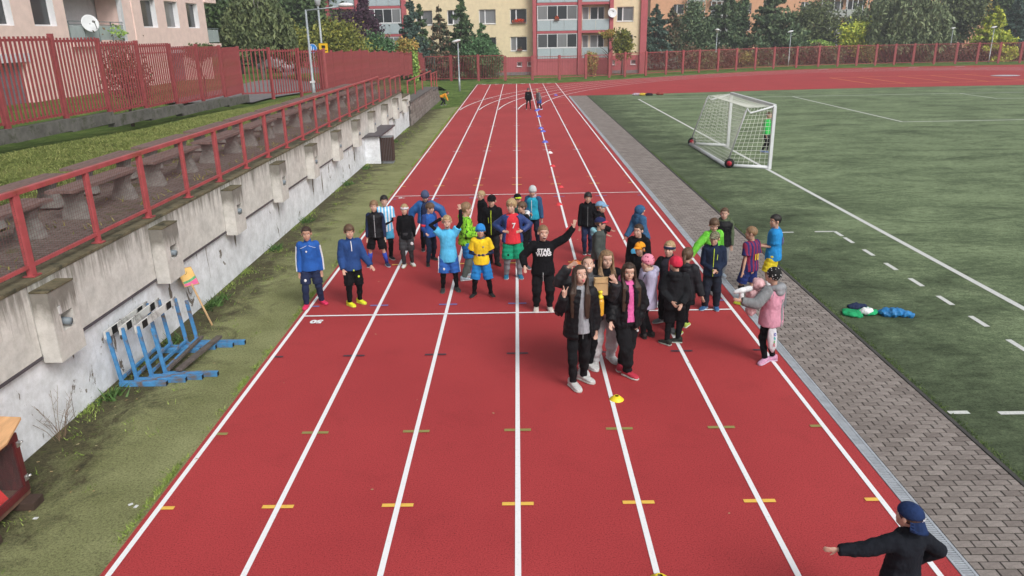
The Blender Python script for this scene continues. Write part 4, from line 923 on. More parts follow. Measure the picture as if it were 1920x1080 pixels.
# shoe templates (unit length 1, toe to -y)
def shoe_mesh(mat, sole):
    secs = [(.30, .12, .0, .30), (.27, .155, .0, .42), (.12, .165, .0, .44), (-.05, .16, .0, .36), (-.25, .185, .0, .27), (-.45, .19, .0, .22), (-.60, .15, .0, .17), (-.68, .07, .02, .11)]
    b = MB()
    def ring(y, w, z0, z1, k=1): return [(math.copysign(abs(math.cos(a))**.75, math.cos(a))*w*k, y, (z0+z1)/2+math.copysign(abs(math.sin(a))**.8, math.sin(a))*(z1-z0)/2) for a in [2*PI*i/12 for i in range(12)]]
    b.loft([ring(y, w, .07, h) for y, w, z, h in secs]); up = b.mesh('shoe', mat, True)
    s_ = MB(); s_.loft([ring(y, w*1.08, 0., .105) for y, w, z, h in secs]); return up, s_.mesh('sole', sole, True)
SH = {}
def shoes(col, sole):
    k = (col, sole)
    if k not in SH: SH[k] = shoe_mesh(cloth(col, None, .6, 1), cloth(sole, None, .6, 1))
    return SH[k]
def ringE(c, ax, rx, ry, n=20, yo=0, sq=1.):
    return [c+ax[0]*(math.copysign(abs(math.cos(a))**sq, math.cos(a))*rx)+ax[1]*(math.copysign(abs(math.sin(a))**sq, math.sin(a))*ry+yo) for a in [2*PI*i/n for i in range(n)]]
TP = [(-.035, .095, .078), (.03, .089, .071), (.09, .078, .064), (.16, .079, .065), (.22, .086, .066), (.262, .095, .063), (.288, .090, .053), (.306, .066, .045), (.325, .040, .038)]
def tpi(t):
    for a, b in zip(TP, TP[1:]):
        if t <= b[0]:
            k = max(0, (t-a[0])/(b[0]-a[0])); return a[1]+(b[1]-a[1])*k, a[2]+(b[2]-a[2])*k
    return TP[-1][1:]
class Person:
    def __init__(p, label, feet, s, th=0, top=None, lean=(0, 0, 1), arms=(None, None), hth=None, hpitch=0, skin=0, teen=False, wide=1., group='children on the running track', vox=.0075, knees=0, z0=0, hl=None, fdir=None, crouch=1.):
        s = float(s); p.s = s; p.wide = wide; p.vox = vox
        f0, f1 = [Vector((f[0], f[1], 0)) if not isinstance(f, tuple) or len(f) != 3 else Vector(f) for f in feet]
        c = (f0+f1)/2; p.th = math.radians(th); p.root = thing('person', label, 'person', (c.x, c.y, z0), p.th, group); p.root.id_properties_ensure()
        R = Matrix.Rotation(-p.th, 3, 'Z'); p.R = R; W = lambda d: (R @ Vector(d)).normalized()
        # assign feet to local sides
        l0, l1 = R @ (f0-c), R @ (f1-c)
        if l0.x > l1.x: l0, l1 = l1, l0
        hl = s*(hl or (.148 if teen else .172)); p.hl = hl
        hx = .05*s*wide; L1, L2 = .235*s, .228*s; ank = .045*s
        hz = .515*s*crouch
        for l, sx in ((l0, -1), (l1, 1)):
            d = math.hypot(l.x-sx*hx, l.y); hz = min(hz, ank+math.sqrt(max(.01, ((L1+L2)*.997)**2-d*d)))
        up = W(lean); side = Vector((1, 0, 0)); side = (side-up*side.dot(up)).normalized(); bk = up.cross(side)  # back = +y
        p.up, p.side, p.bk = up, side, bk; off = Vector((0, 0, 0))
        if crouch < 1: off = Vector((-up.x*.12*s, -up.y*.12*s, 0))
        p.pel = Vector((0, 0, hz))+off; p.l = (l0, l1); p.legs = []
        for l, sx in ((l0, -1), (l1, 1)):
            h = p.pel+Vector((sx*hx, 0, -.01*s)); a = Vector((l.x, l.y+.02*s, ank)); d = a-h; D = d.length; D = min(D, (L1+L2)*.999)
            ca = (L1*L1+D*D-L2*L2)/(2*L1*D); ca = max(-1, min(1, ca)); n = Vector((sx*.12, -1, 0)); n = (n-d.normalized()*n.dot(d.normalized())).normalized()
            k = h+d.normalized()*(L1*ca)+n*(L1*math.sqrt(1-ca*ca)); p.legs.append((h, k, a))
        tl = s-hl*.98-.515*s; p.ts = tl/(.325*s)  # torso stretch factor
        p.T = lambda t: p.pel+up*(t*s*p.ts)
        nb = p.T(.325); p.nb = nb
        hthr = math.radians(th if hth is None else hth)-p.th; f = Vector((math.sin(hthr), -math.cos(hthr), 0)); hp = math.radians(hpitch)
        f = f*math.cos(hp)+Vector((0, 0, math.sin(hp))); r = Vector((math.cos(hthr), math.sin(hthr), 0)); u = r.cross(-f).normalized()*-1
        u = r.cross(f)*-1 if (r.cross(f)*-1).z > 0 else r.cross(f)
        p.hax = (r, -f, u); p.hc = nb+up*(.02*s)+(u*.6+up*.4)*(hl*.46)+f*(.02*s)
        sh = .091*s*wide; p.arm = []
        for i, sx in enumerate((-1, 1)):
            S = p.T(.272)+side*(sx*sh); sp = arms[i]; A1, A2 = .165*s, .15*s
            if sp is None: sp = ((0, 0, 0), (0, 0, 0)); d1 = Vector((sx*.16, .02, -1)).normalized(); d2 = Vector((sx*.06, -.18, -1)).normalized()
            else: d1, d2 = W(sp[0]), W(sp[1])
            E_ = S+d1*A1; Wr = E_+d2*A2; p.arm.append((S, E_, Wr, d2, (W(sp[2]) if len(sp) > 2 and sp[2] else d2), sp[3] if len(sp) > 3 else 'relax', sx))
        p.skin = skin_mat(skin); p.body()
    def rad(p, t, lo=0): a, b = tpi(t); return (a*p.wide+lo)*p.s, (b*(p.wide*.7+.3)+lo)*p.s
    def body(p):
        s, hl = p.s, p.hl; m = MB(); r_, b_, u_ = p.hax; hc = p.hc; ax = p.hax
        H = lambda x, y, z: hc+r_*(x*hl)+b_*(y*hl)+u_*(z*hl)
        m.ell(H(0, .045, .13), (.325*hl, .395*hl, .365*hl), ax, 16, 10)
        m.ell(H(0, -.075, -.17), (.25*hl, .275*hl, .325*hl), ax, 16, 10); m.ell(H(0, -.20, -.37), (.115*hl, .12*hl, .11*hl), ax)
        for sx in (-1, 1):
            m.ell(H(.15*sx, -.20, -.12), (.10*hl, .12*hl, .12*hl), ax); m.ell(H(.335*sx, .03, -.02), (.045*hl, .085*hl, .125*hl), ax, 10, 7)
        m.ell(H(0, -.345, -.085), (.045*hl, .075*hl, .10*hl), ax, 10, 7); m.ell(H(0, -.315, -.25), (.11*hl, .05*hl, .035*hl), ax, 10, 7)
        m.ell(H(0, -.27, .17), (.22*hl, .09*hl, .12*hl), ax, 10, 7)
        m.tube([p.nb-p.up*.03*s, p.nb, H(0, .08, -.22)], [.036*s, .030*s, .030*s+.0*hl], 12)
        # torso and limbs (slim under the clothes)
        m.loft([ringE(p.T(t), (p.side, p.bk), p.rad(t)[0]*.84, p.rad(t)[1]*.82, 14) for t in (-.04, .05, .12, .2, .26, .29, .31, .325)])
        for h, k, a in p.legs: m.tube([h, h.lerp(k, .5), k, k.lerp(a, .35), a], [.042*s, .036*s, .026*s, .027*s, .018*s], 10, round_ends=True)
        for S, E_, Wr, d2, hd, pose, sx in p.arm:
            m.tube([S-p.side*sx*.02*s, S.lerp(E_, .4), E_, E_.lerp(Wr, .4), Wr], [.024*s, .022*s, .019*s, .019*s, .0135*s], 9, round_ends=True); p.hand(m, Wr, hd, pose, sx)
        o = m.build('body', p.skin, p.root, True); rem(o, p.vox, 2); p.bodyo = o
        k = lambda n, c, r, mt, ax_=ax: MB().ell(c, r, ax_, 10, 7).build(n, mt, p.root, True)
        for sx in (-1, 1):
            e = k('eye', H(.125*sx, -.262, .005), (.055*hl, .04*hl, .032*hl), mt_eyew); MB().ell(H(.125*sx, -.297, .005), (.024*hl, .010*hl, .026*hl), ax, 8, 6).build('iris', mt_iris, e, True)
            MB().bar(H(.055*sx, -.315, .085), H(.2*sx, -.275, .09), .02*hl, .03*hl, u_).build('eyebrow', mt_brow, p.root)
    def mouth(p, kind='closed', w=.1):
        hl = p.hl; r_, b_, u_ = p.hax; H = lambda x, y, z: p.hc+r_*(x*hl)+b_*(y*hl)+u_*(z*hl)
        if kind == 'closed': MB().ell(H(0, -.345, -.25), (w*hl, .02*hl, .022*hl), p.hax, 10, 6).build('lips', mt_lip, p.root, True)
        elif kind == 'open': MB().ell(H(0, -.33, -.275), (.10*hl, .04*hl, .075*hl), p.hax, 12, 8).build('open_mouth', mt_mouth, p.root, True); MB().ell(H(0, -.355, -.235), (.075*hl, .02*hl, .02*hl), p.hax, 10, 6).build('teeth', mt_eyew, p.root, True)
        elif kind == 'smile': MB().ell(H(0, -.345, -.25), (.12*hl, .025*hl, .035*hl), p.hax, 10, 6).build('smile', mt_eyew, p.root, True); MB().ell(H(0, -.34, -.275), (.125*hl, .022*hl, .03*hl), p.hax, 10, 6).build('lips', mt_lip, p.root, True)
        elif kind == 'tongue': MB().ell(H(0, -.345, -.25), (.10*hl, .02*hl, .03*hl), p.hax).build('lips', mt_lip, p.root, True); MB().ell(H(0, -.375, -.30), (.055*hl, .03*hl, .07*hl), p.hax).build('tongue', M('tongue', (.6, .16, .17), .4), p.root, True)
        return p
    def hand(p, m, Wr, d, pose, sx):
        s = p.s; hl = .098*s; d = d.normalized(); q = Vector((0, -1, 0)) if abs(d.y) < .8 else Vector((0, 0, 1))
        w = d.cross(q).normalized(); nrm = w.cross(d).normalized()   # w across the palm, nrm palm normal
        if w.x*sx < 0 and pose != 'x': w = -w
        # thumb side: toward the front of the body / inward
        ts = -w
        pc = Wr+d*hl*.28; m.ell(pc, (hl*.20, hl*.10, hl*.30), (w, nrm, d), 10, 7)
        r = max(.0052*s, .0062); lens = (.36, .42, .40, .32)
        up_ = {'relax': (1, 1, 1, 1), 'open': (2, 2, 2, 2), 'peace': (2, 2, 0, 0), 'fist': (0, 0, 0, 0), 'point': (2, 0, 0, 0), 'grip': (0, 0, 0, 0)}[pose]
        for i in range(4):
            o_ = (-.135+.09*i); b = Wr+d*hl*.50+ts*hl*-o_*1.0; sp = -o_*(1.6 if pose in ('open', 'peace') else .3); L = hl*lens[i]
            if pose == 'peace' and i < 2: sp = (.45, -.25)[i]; L *= 1.15
            dd = (d+ts*sp).normalized(); u = up_[i]; n_ = -nrm if pose in ('x',) else nrm*(1 if nrm.y < 0 or abs(nrm.y) < .3 else -1)
            if u == 2: pts = [b, b+dd*L*.5, b+dd*L+n_*L*.05]
            elif u == 1: pts = [b, b+dd*L*.45+n_*L*.08, b+dd*L*.8+n_*L*.32]
            else: pts = [b, b+dd*L*.3+n_*L*.15, b+dd*L*.22+n_*L*.45, b-dd*L*.15+n_*L*.4]
            m.tube(pts, [r*1.05]+[r]*(len(pts)-2)+[r*.8], 7, round_ends=True)
        tb = Wr+d*hl*.16+ts*hl*.15; td = (d*.75+ts*.75).normalized() if pose in ('open', 'relax') else (d*.9+ts*.1+nrm*.2).normalized()
        m.tube([tb, tb+td*hl*.2, tb+td*hl*.30+d*hl*.08], [r*1.25, r*1.1, r*.85], 7, round_ends=True)
    # ---- clothes
    def top(p, mat, lo=.012, sleeve='long', hem=-.035, puff=0, name='top', neck='crew', sl=1., slmat=None, wr=.012, vox=.011, t1=.318, slo=None):
        s = p.s; m = MB(); N = 9; ts = [hem+(t1-hem)*i/22 for i in range(23)]; rings = []
        for t in ts:
            rx, ry = p.rad(max(t, -.035), lo); q = 1.
            if puff: q = 1+.075*abs(math.sin(PI*(t-hem)/(.036)))*puff
            if t > .30: q *= .96
            rings.append(ringE(p.T(t), (p.side, p.bk), rx*q, ry*q*(1.05 if puff else 1), 24, 0, .9))
        m.loft(rings)
        if neck == 'high': m.tube([p.T(.30), p.T(.345)+Vector((0, -.0, 0)), p.T(.375)], [.048*s, .041*s, .038*s], 14)
        elif neck == 'crew': m.tube([p.T(.30), p.T(.332)], [.052*s, .040*s], 14)
        so = slo if slo is not None else lo
        def sleevem(mm):
            for S, E_, Wr, *_ in p.arm:
                r0, r1, r2, r3 = (.033+so)*s, (.026+so)*s, (.024+so)*s, (.019+so*.8)*s; S_ = S-(E_-S).normalized()*.01*s
                if sleeve == 'long':
                    k = 14; P_ = []; R_ = []
                    for i in range(k+1):
                        t = i/k*2; P_.append(S_.lerp(E_, t) if t <= 1 else E_.lerp(Wr, (t-1)*1.0)); rr = (r0+(r1-r0)*t) if t <= 1 else (r1+(r3-r1)*(t-1)); R_.append(rr*(1+.10*puff*abs(math.sin(PI*i*.5+.4))))
                    mm.tube(P_, R_, 12, round_ends=False)
                    mm.ell(S_, (r0*1.02,)*3)
                elif sleeve == 'short': mm.tube([S_, S.lerp(E_, .45), S.lerp(E_, .72*sl)], [r0, r1*1.15, r1*1.28], 12); mm.ell(S_, (r0*1.02,)*3)
                elif sleeve == 'none': pass
        if slmat is None: sleevem(m)
        o = m.build(name, mat, p.root, True); rem(o, vox, 3 if not puff else 2, wr)
        if slmat is not None: m2 = MB(); sleevem(m2); rem(m2.build('sleeves', slmat, p.root, True), vox, 3, wr)
        return o
    def under_sleeves(p, mat, lo=.003):
        m = MB(); s = p.s
        for S, E_, Wr, *_ in p.arm: m.tube([S.lerp(E_, .1), E_, Wr], [(.024+lo)*s, (.021+lo)*s, (.016+lo)*s], 10, round_ends=True)
        rem(m.build('undershirt_sleeves', mat, p.root, True), .009, 2, .006); return p
    def open_jacket(p, mat, lo=.026, gap=.9, hem=-.06, puff=0, name='open_jacket', twist=0, slo=.014, vox=.012, wr=.012):
        s = p.s; m = MB(); rings = []; n = 18
        for i in range(19):
            t = hem+(.312-hem)*i/18; rx, ry = p.rad(max(t, -.035), lo); q = 1+(.07*abs(math.sin(PI*(t-hem)/.04)) if puff else 0); g_ = gap*(1-.45*max(0, (t-.15)/.16)); c = p.T(t); ring = []
            A = [(-PI/2+twist+g_)+(2*PI-2*g_)*j/(n-1) for j in range(n)]
            th_ = .022*s
            for a in A: ring.append(c+p.side*math.cos(a)*rx*q+p.bk*math.sin(a)*ry*q*1.05)
            for a in A[::-1]: ring.append(c+p.side*math.cos(a)*(rx*q-th_)+p.bk*math.sin(a)*(ry*q*1.05-th_))
            rings.append(ring)
        m.loft(rings)
        for S, E_, Wr, *_ in p.arm:
            r0, r1, r3 = (.033+slo)*s, (.027+slo)*s, (.021+slo*.8)*s; P_ = []; R_ = []
            for i in range(15): t = i/14*2; P_.append(S.lerp(E_, t) if t <= 1 else E_.lerp(Wr, t-1)); R_.append(((r0+(r1-r0)*t) if t <= 1 else (r1+(r3-r1)*(t-1)))*(1+.1*puff*abs(math.sin(PI*i*.5+.4))))
            m.tube(P_, R_, 12); m.ell(S, (r0*1.02,)*3)
        o = m.build(name, mat, p.root, True); rem(o, vox, 2, wr); return o
    def collar(p, mat, h=.05, lo=.0, name='collar'): 
        s = p.s; m = MB(); a = p.T(.315); b = p.T(.315)+p.up*h*s; rings = []
        for c, r, k in ((a, .056, 1), (b, .05, 1), (b, .040, 1), (a, .042, 1)): rings.append(ringE(c, (p.side, p.bk), (r+lo)*s, (r+lo)*s*.92, 16))
        m.loft(rings, cap=False, closed=True); m.build(name, mat, p.root, True); return p
    def hood_down(p, mat, k=1.):
        s = p.s; m = MB(); c = p.T(.30); P_ = [c+p.side*math.cos(a)*.062*s*k+p.bk*(math.sin(a)*.07*s*k+.012*s)+p.up*(.012+.022*max(0, math.sin(a)))*s for a in [math.radians(-35+250*i/12) for i in range(13)]]
        m.tube(P_, [(.014+.022*math.sin(PI*i/12))*s*k for i in range(13)], 10, round_ends=True); m.ell(c+p.bk*.075*s*k-p.up*.012*s, (.06*s*k, .035*s*k, .05*s*k), (p.side, p.bk, p.up))
        rem(m.build('hood', mat, p.root, True), .011, 3, .01); return p
    def pants(p, mat, lo=.008, end=1., flare=0, name='trousers', cuff=0, wr=.011, top=.06, vox=.011):
        "end: 1 = ankle, .5 = knee"
        s = p.s; m = MB(); W = p.wide
        m.loft([ringE(p.pel+Vector((0, 0, z*s)), (Vector((1, 0, 0)), Vector((0, 1, 0))), (rx*W+lo)*s, (ry*(W*.7+.3)+lo)*s, 20) for z, rx, ry in ((-.045, .072, .055), (-.02, .084, .062), (.02, .083, .063), (top, .078, .060))])
        for i, (h, k, a) in enumerate(p.legs):
            P_ = []; R_ = []; L = end*2
            for j in range(13):
                t = L*j/12; q = h.lerp(k, t) if t <= 1 else k.lerp(a, (t-1)*.97); r = (.043*W**.7+(.034-.043)*t if t <= 1 else .034+(.024-.034)*(t-1))+lo+flare*j/12
                if cuff and j > 10: r = .026+lo*.6
                if t > .0: r += .004*math.sin(j*2.1+i)
                P_.append(q); R_.append(r*s)
            m.tube(P_, R_, 14); m.ell(h+Vector((0, 0, .0)), ((.043*W**.7+lo*.8)*s,)*3)
        o = m.build(name, mat, p.root, True); rem(o, vox, 3, wr); return o
    def socks(p, mat, a=.45, b=1., lo=.005):
        for h, k, an in p.legs: MB().tube([k.lerp(an, a), k.lerp(an, (a+b)/2), k.lerp(an, b)], [(.028+lo)*p.s, (.025+lo)*p.s, (.02+lo)*p.s], 12).build('sock', mat, p.root, True)
        return p
    def skirt(p, mat, L=.17, fl=.03):
        s = p.s; rem(MB().loft([ringE(p.pel+Vector((0, 0, .03*s-L*s*i/6)), (Vector((1, 0, 0)), Vector((0, 1, 0))), (.092+fl*i/6)*s, (.075+fl*i/6)*s, 24) for i in range(7)]).build('skirt', mat, p.root, True), .011, 2, .014); return p
    def shoe(p, col, sole=(.7, .7, .7), dirs=(0, 0), k=1.):
        up, so = shoes(col, sole); L = .155*p.s*k
        for i, (h, kn, a) in enumerate(p.legs):
            o = link('shoe', up, p.root, (p.l[i].x, p.l[i].y+.02*p.s, 0), math.radians(dirs[i])); o.scale = (L*1.02, L, L); q = link('sole', so, o)
        return p
    # ---- head gear
    def cap_shape(p, name, mat, th, rad=(.355, .43, .40), noise=0., c=(0, .045, .12), nu=36, nv=22, tall=0., seed=0, smooth=True, wr=0, cut=.86, lump=None):
        hl = p.hl; r_, b_, u_ = p.hax; g_ = random.Random(seed); ph = [g_.uniform(0, 6.28) for _ in range(8)]; cz = c[2]
        def fn(d):
            a = math.atan2(d[0], -d[1])   # 0 = front
            z = cz+d[2]*rad[2]; t = th(a); k = 1.
            if noise: k += noise*(math.sin(a*9+ph[0]+d[2]*5)*.35+math.sin(a*17+ph[1]+d[2]*3)*.35+math.sin(a*31+ph[2]+d[2]*9)*.3+math.sin(d[2]*14+a*4+ph[3])*.25)
            if tall and d[2] > 0: k += tall*d[2]**2
            if lump: k += lump(a, d)
            e = max(0., min(1., (z-t)/.05+.5)); return cut+(k-cut)*e
        m = MB(); m.ell(p.hc+r_*(c[0]*hl)+b_*(c[1]*hl)+u_*(c[2]*hl), [x*hl for x in rad], p.hax, nu, nv, fn); return m.build(name, mat, p.root, smooth)
    def hair(p, col, fringe=.24, side=.02, back=-.24, noise=.05, vol=1., seed=0):
        def th(a):
            a = abs(a); 
            return fringe+(side-fringe)*sstep(.75, 1.25, a)+(back-side)*sstep(1.7, 2.4, a)
        p.cap_shape('hair', hair_mat(col), th, (.352*vol, .425*vol, .395*vol), noise, seed=seed, lump=lambda a, d: .05*max(0, math.cos(a))*max(0, d[2])); return p
    def beanie(p, mat, front=.16, side=-.06, back=-.14, tall=.10, band=None):
        th = lambda a: front+(side-front)*sstep(.6, 1.5, abs(a))+(back-side)*sstep(1.7, 2.6, abs(a)); hl = p.hl; r_, b_, u_ = p.hax
        o = p.cap_shape('beanie', mat, th, (.385, .455, .425), .012, tall=tall, seed=3)
        P_ = []
        for i in range(28): a = 2*PI*i/28; aa = a if a < PI else a-2*PI; z = th(aa)+.055; P_.append(p.hc+r_*(math.sin(a)*.375*hl)+b_*((-math.cos(a)*.44+.045)*hl)+u_*(z*hl))
        if band: 
            rings = [[q+n_*(.02*hl*math.cos(w))+u_*(.06*hl*math.sin(w)) for w in [2*PI*j/8 for j in range(8)]] for q, n_ in [(P_[i], (r_*math.sin(2*PI*i/28)-b_*math.cos(2*PI*i/28))) for i in range(28)]]
            MB().loft(rings, closed=True).build('beanie_band', band, o, True)
        return p
    def cap(p, mat, brim=None, back=False, rise=0):
        th = lambda a: .185-.10*sstep(1.2, 3, abs(a)); hl = p.hl; r_, b_, u_ = p.hax; sg = 1 if back else -1
        if back: th = lambda a: .10+.06*sstep(1.4, 3, abs(a))
        o = p.cap_shape('cap', mat, th, (.375, .45, .41), .004, seed=4, lump=lambda a, d: .05*max(0, math.cos(a))*max(0, 1-abs(d[2]-.5)*2))
        m = MB(); top_ = []; bot = []
        zb = .13 if back else .20
        for i in range(9):
            for j in range(5):
                x = (-1+2*i/8); e = math.sqrt(max(0, 1-x*x*.92)); y0 = .36*math.sqrt(max(0, 1-(x*.9)**2)); y = y0+(.36*e)*j/4; z = zb+.045*(1-x*x)-(.10 if not back else .42)*j/4
                P_ = p.hc+r_*(x*.31*hl)+b_*((sg*y+.045)*hl)+u_*(z*hl); top_.append(P_+u_*.012*hl); bot.append(P_-u_*.012*hl)
        n = 45; fs = []
        for i in range(8):
            for j in range(4): a = i*5+j; fs += [(a, a+5, a+6, a+1), (n+a+1, n+a+6, n+a+5, n+a)]
        edge_ = [0, 5, 10, 15, 20, 25, 30, 35, 40, 41, 42, 43, 44, 39, 34, 29, 24, 19, 14, 9, 4, 3, 2, 1]
        for a, b in zip(edge_, edge_[1:]+edge_[:1]): fs.append((a, b, n+b, n+a))
        m.add(top_+bot, fs); m.build('brim', brim or mat, o, True); MB().ell(p.hc+b_*(.045*hl)+u_*(.535*hl), (.03*hl, .03*hl, .015*hl), p.hax, 8, 5).build('button', brim or mat, o, True)
        return p
    def headband(p, mat, z=.12, w=.07):
        hl = p.hl; r_, b_, u_ = p.hax; rings = []
        for i in range(28):
            a = 2*PI*i/28; n_ = r_*math.sin(a)-b_*math.cos(a); q = p.hc+r_*(math.sin(a)*.352*hl)+b_*((-math.cos(a)*.42+.045)*hl)+u_*((z-.06*(1-math.cos(a)))*hl); rings.append([q+n_*(.02*hl*math.cos(k))+u_*(w*hl*math.sin(k)) for k in [2*PI*j/8 for j in range(8)]])
        MB().loft(rings, closed=True).build('headband', mat, p.root, True); return p
    def hood_up(p, mat):
        th = lambda a: .30-.62*sstep(.55, .95, abs(a)); p.cap_shape('hood', mat, th, (.43, .50, .50), .02, (0, .07, .03), seed=9, cut=.6)
        p2 = MB().tube([p.T(.29), p.hc+p.hax[1]*.1*p.hl-p.hax[2]*.2*p.hl], [.07*p.s, .40*p.hl], 14); rem(p2.build('hood_neck', mat, p.root, True), .012, 3); return p
    def long_hair(p, col, length=.26, n=26, front=.5, seed=0, spread=1.):
        hl, s = p.hl, p.s; r_, b_, u_ = p.hax; g_ = random.Random(seed); m = MB()
        H = lambda x, y, z: p.hc+r_*(x*hl)+b_*(y*hl)+u_*(z*hl)
        for i in range(n):
            a = math.radians(68+(292-68)*(i+.5)/n); x0, y0 = math.sin(a)*.345, -math.cos(a)*.40+.05; ff = -math.cos(a)
            L = length*s*g_.uniform(.8, 1.08); q0 = H(x0*.8, y0*.8, .34); q1 = H(x0, y0, .02); q2 = H(x0*1.08, y0*1.0, -.38)
            sx = 1 if x0 > 0 else -1; fwd = a < math.radians(68+110*front) or a > math.radians(292-110*front)
            out = (-p.bk*(.078*s) if fwd else p.bk*(.085*s)); q3 = p.T(.285)+p.side*(sx*g_.uniform(.035, .075)*s*spread if fwd else x0*.25*hl*1.2)+out; q4 = q3-p.up*L+p.side*g_.uniform(-.008, .008)*s+out*.12
            m.tube([q0, q1, q2, q3, q3.lerp(q4, .5), q4], [.06*hl, .085*hl, .085*hl, .085*hl, .075*hl, .02*hl], 7, round_ends=True)
        o = m.build('long_hair', hair_mat(col), p.root, True); rem(o, .009, 2, .008); return p
    # ---- prints on the chest (wrapped on the front or the back)
    def front_pt(p, x, t, lo, back=False):
        rx, ry = p.rad(t, lo); sx = x/(rx); sx = max(-.95, min(.95, sx)); y = ry*math.sqrt(1-sx*sx)*.97+.002
        return p.T(t)+p.side*x*(-1 if back else 1)+p.bk*(y if back else -y)
    def text(p, txt, size, x, t, mat, lo=.016, back=False, off=.010, bold=.0, sx=1.):
        o = text_mesh(txt, size, mat, 'print', .0015, bold=bold); me = o.data; o.parent = p.root
        for v in me.vertices:
            q = p.front_pt(x+v.co.x*sx, t+v.co.y/(p.s*p.ts), lo, back); v.co = q+(p.bk if back else -p.bk)*(off+v.co.z)
        return p
    def strip(p, x, t0, t1, w, mat, lo=.016, name='zip', back=False, off=.008, x1=None):
        m = MB(); n = 14; rings = []
        for i in range(n+1):
            t = t0+(t1-t0)*i/n; xx = x+((x1-x)*i/n if x1 is not None else 0); rings.append([p.front_pt(xx+a*w/2, t, lo, back)+(p.bk if back else -p.bk)*(off if q else -.004) for a, q in ((-1, 0), (1, 0), (1, 1), (-1, 1))])
        m.loft(rings).build(name, mat, p.root); return p
    def patch(p, x, t, r, mat, lo=.016, name='badge', back=False, off=.008): 
        q = p.front_pt(x, t, lo, back)+(p.bk if back else -p.bk)*(off-.002); MB().ell(q, (r, .006, r*1.1), (p.side, p.bk, p.up), 10, 6).build(name, mat, p.root); return p
    def sleeve_stripes(p, mat, lo=.012, n=3, w=.008):
        s = p.s
        for S, E_, Wr, d2, hd, ps, sx in p.arm:
            for j in range(n):
                o_ = Vector((sx*math.cos((j-1)*.32), -math.sin((j-1)*.32)-.25, 0)).normalized(); P_ = []
                for k in range(9):
                    t = .05+1.9*k/8; q = S.lerp(E_, t) if t <= 1 else E_.lerp(Wr, t-1); ax_ = (E_-S).normalized() if t <= 1 else (Wr-E_).normalized(); n_ = (o_-ax_*o_.dot(ax_)).normalized(); r = ((.033-.007*t) if t <= 1 else (.026-.007*(t-1)))+lo; P_.append(q+n_*(r*s*.97))
                MB().tube(P_, w, 5).build('sleeve_stripe', mat, p.root)
        return p
    def leg_patch(p, i, k, mat, r=.022, lo=.012, name='badge', out=0, back=False):
        h, kn, a = p.legs[i]; q = h.lerp(kn, k) if k <= 1 else kn.lerp(a, k-1); sx = -1 if i == 0 else 1; n_ = Vector((sx*out, -1, 0)).normalized(); MB().ell(q+n_*((.043+lo)*p.s+.003), (r, r*.5, r*1.2)).build(name, mat, p.root); return p
    def leg_stripe(p, mat, lo=.012, k0=0., k1=1., w=.012):
        for i, (h, kn, a) in enumerate(p.legs):
            sx = -1 if i == 0 else 1; P_ = []
            for j in range(9):
                t = k0+(k1-k0)*j/8; q = h.lerp(kn, t) if t <= 1 else kn.lerp(a, t-1); r = (.047-.013*t if t <= 1 else .034-.01*(t-1))+lo; P_.append(q+Vector((sx*.93, -.36, 0))*r*p.s)
            MB().tube(P_, w, 5).build('side_stripe', mat, p.root)
        return p
FT = lambda a, b: (G(*a), G(*b))
BK_, NAVY, RBLUE, WHITE, GREY = (.008, .008, .010), (.018, .028, .075), (.02, .10, .38), (.72, .73, .75), (.22, .23, .24)
black, navy, rblue, white, grey = cloth(BK_, 'black_cloth'), cloth(NAVY, 'navy_cloth'), cloth(RBLUE, 'royal_blue_cloth'), cloth(WHITE, 'white_cloth'), cloth(GREY, 'grey_cloth')
blackp = cloth((.009, .009, .011), 'black_puffer', gloss=1); neon = cloth((.60, .78, .05), 'neon_yellow'); redc = cloth((.55, .03, .05), 'red_cloth'); teal = cloth((.02, .33, .48), 'teal_cloth')
dgrey = cloth((.045, .045, .05), 'dark_grey_cloth'); lblue = cloth((.10, .48, .78), 'sky_blue_cloth')
# --- back of the group, left to right
q = Person('leftmost boy, in blue track jacket with white sleeve stripes and pink shoes', FT((575, 578), (604, 570)), 1.45, 12, skin=1)
q.hair(DBROWN, .26, .06, -.18, .05, 1.02, 1).mouth(); q.top(rblue, .016, neck='high'); q.sleeve_stripes(white, .018); q.pants(navy, .010, name='trousers'); q.pants(navy, .020, .42, .008, 'shorts'); q.shoe((.75, .03, .12), (.5, .03, .08), (-15, 40)); q.patch(-.03, .22, .016, white, .018); q.leg_patch(0, .55, white, .022, .03)
q.strip(-.02, .29, .255, .008, white, .018, 'shoulder_piping', x1=-.13); q.strip(.02, .29, .255, .008, white, .018, 'shoulder_piping', x1=.13)
q = Person('boy in dark blue zip jacket with bright yellow shoes holding one hand out', FT((657, 574), (676, 569)), 1.46, 22, arms=(((-.15, -.15, -1), (.2, -.5, -.6), None, 'relax'), ((.35, -.1, -.9), (.6, -.35, -.75), None, 'relax')))
q.hair(BROWN, .16, -.02, -.22, .03, 1.05, 2).mouth(); q.top(cloth((.02, .06, .2), 'dark_blue_jacket'), .022, neck='high', hem=-.05); q.pants(black, .005, name='leggings'); q.pants(black, .016, .5, .008, 'shorts'); q.strip(0, .2, .32, .012, white, .024); q.shoe((.78, .80, .03), (.75, .8, .1), (25, 30)); q.leg_patch(1, .5, neon, .018, .024); q.strip(0, -.048, -.03, .02, neon, .026)
q = Person('boy in black padded vest over navy sleeves with blue knee socks', FT((694, 499), (726, 499)), 1.39, 3, skin=2)
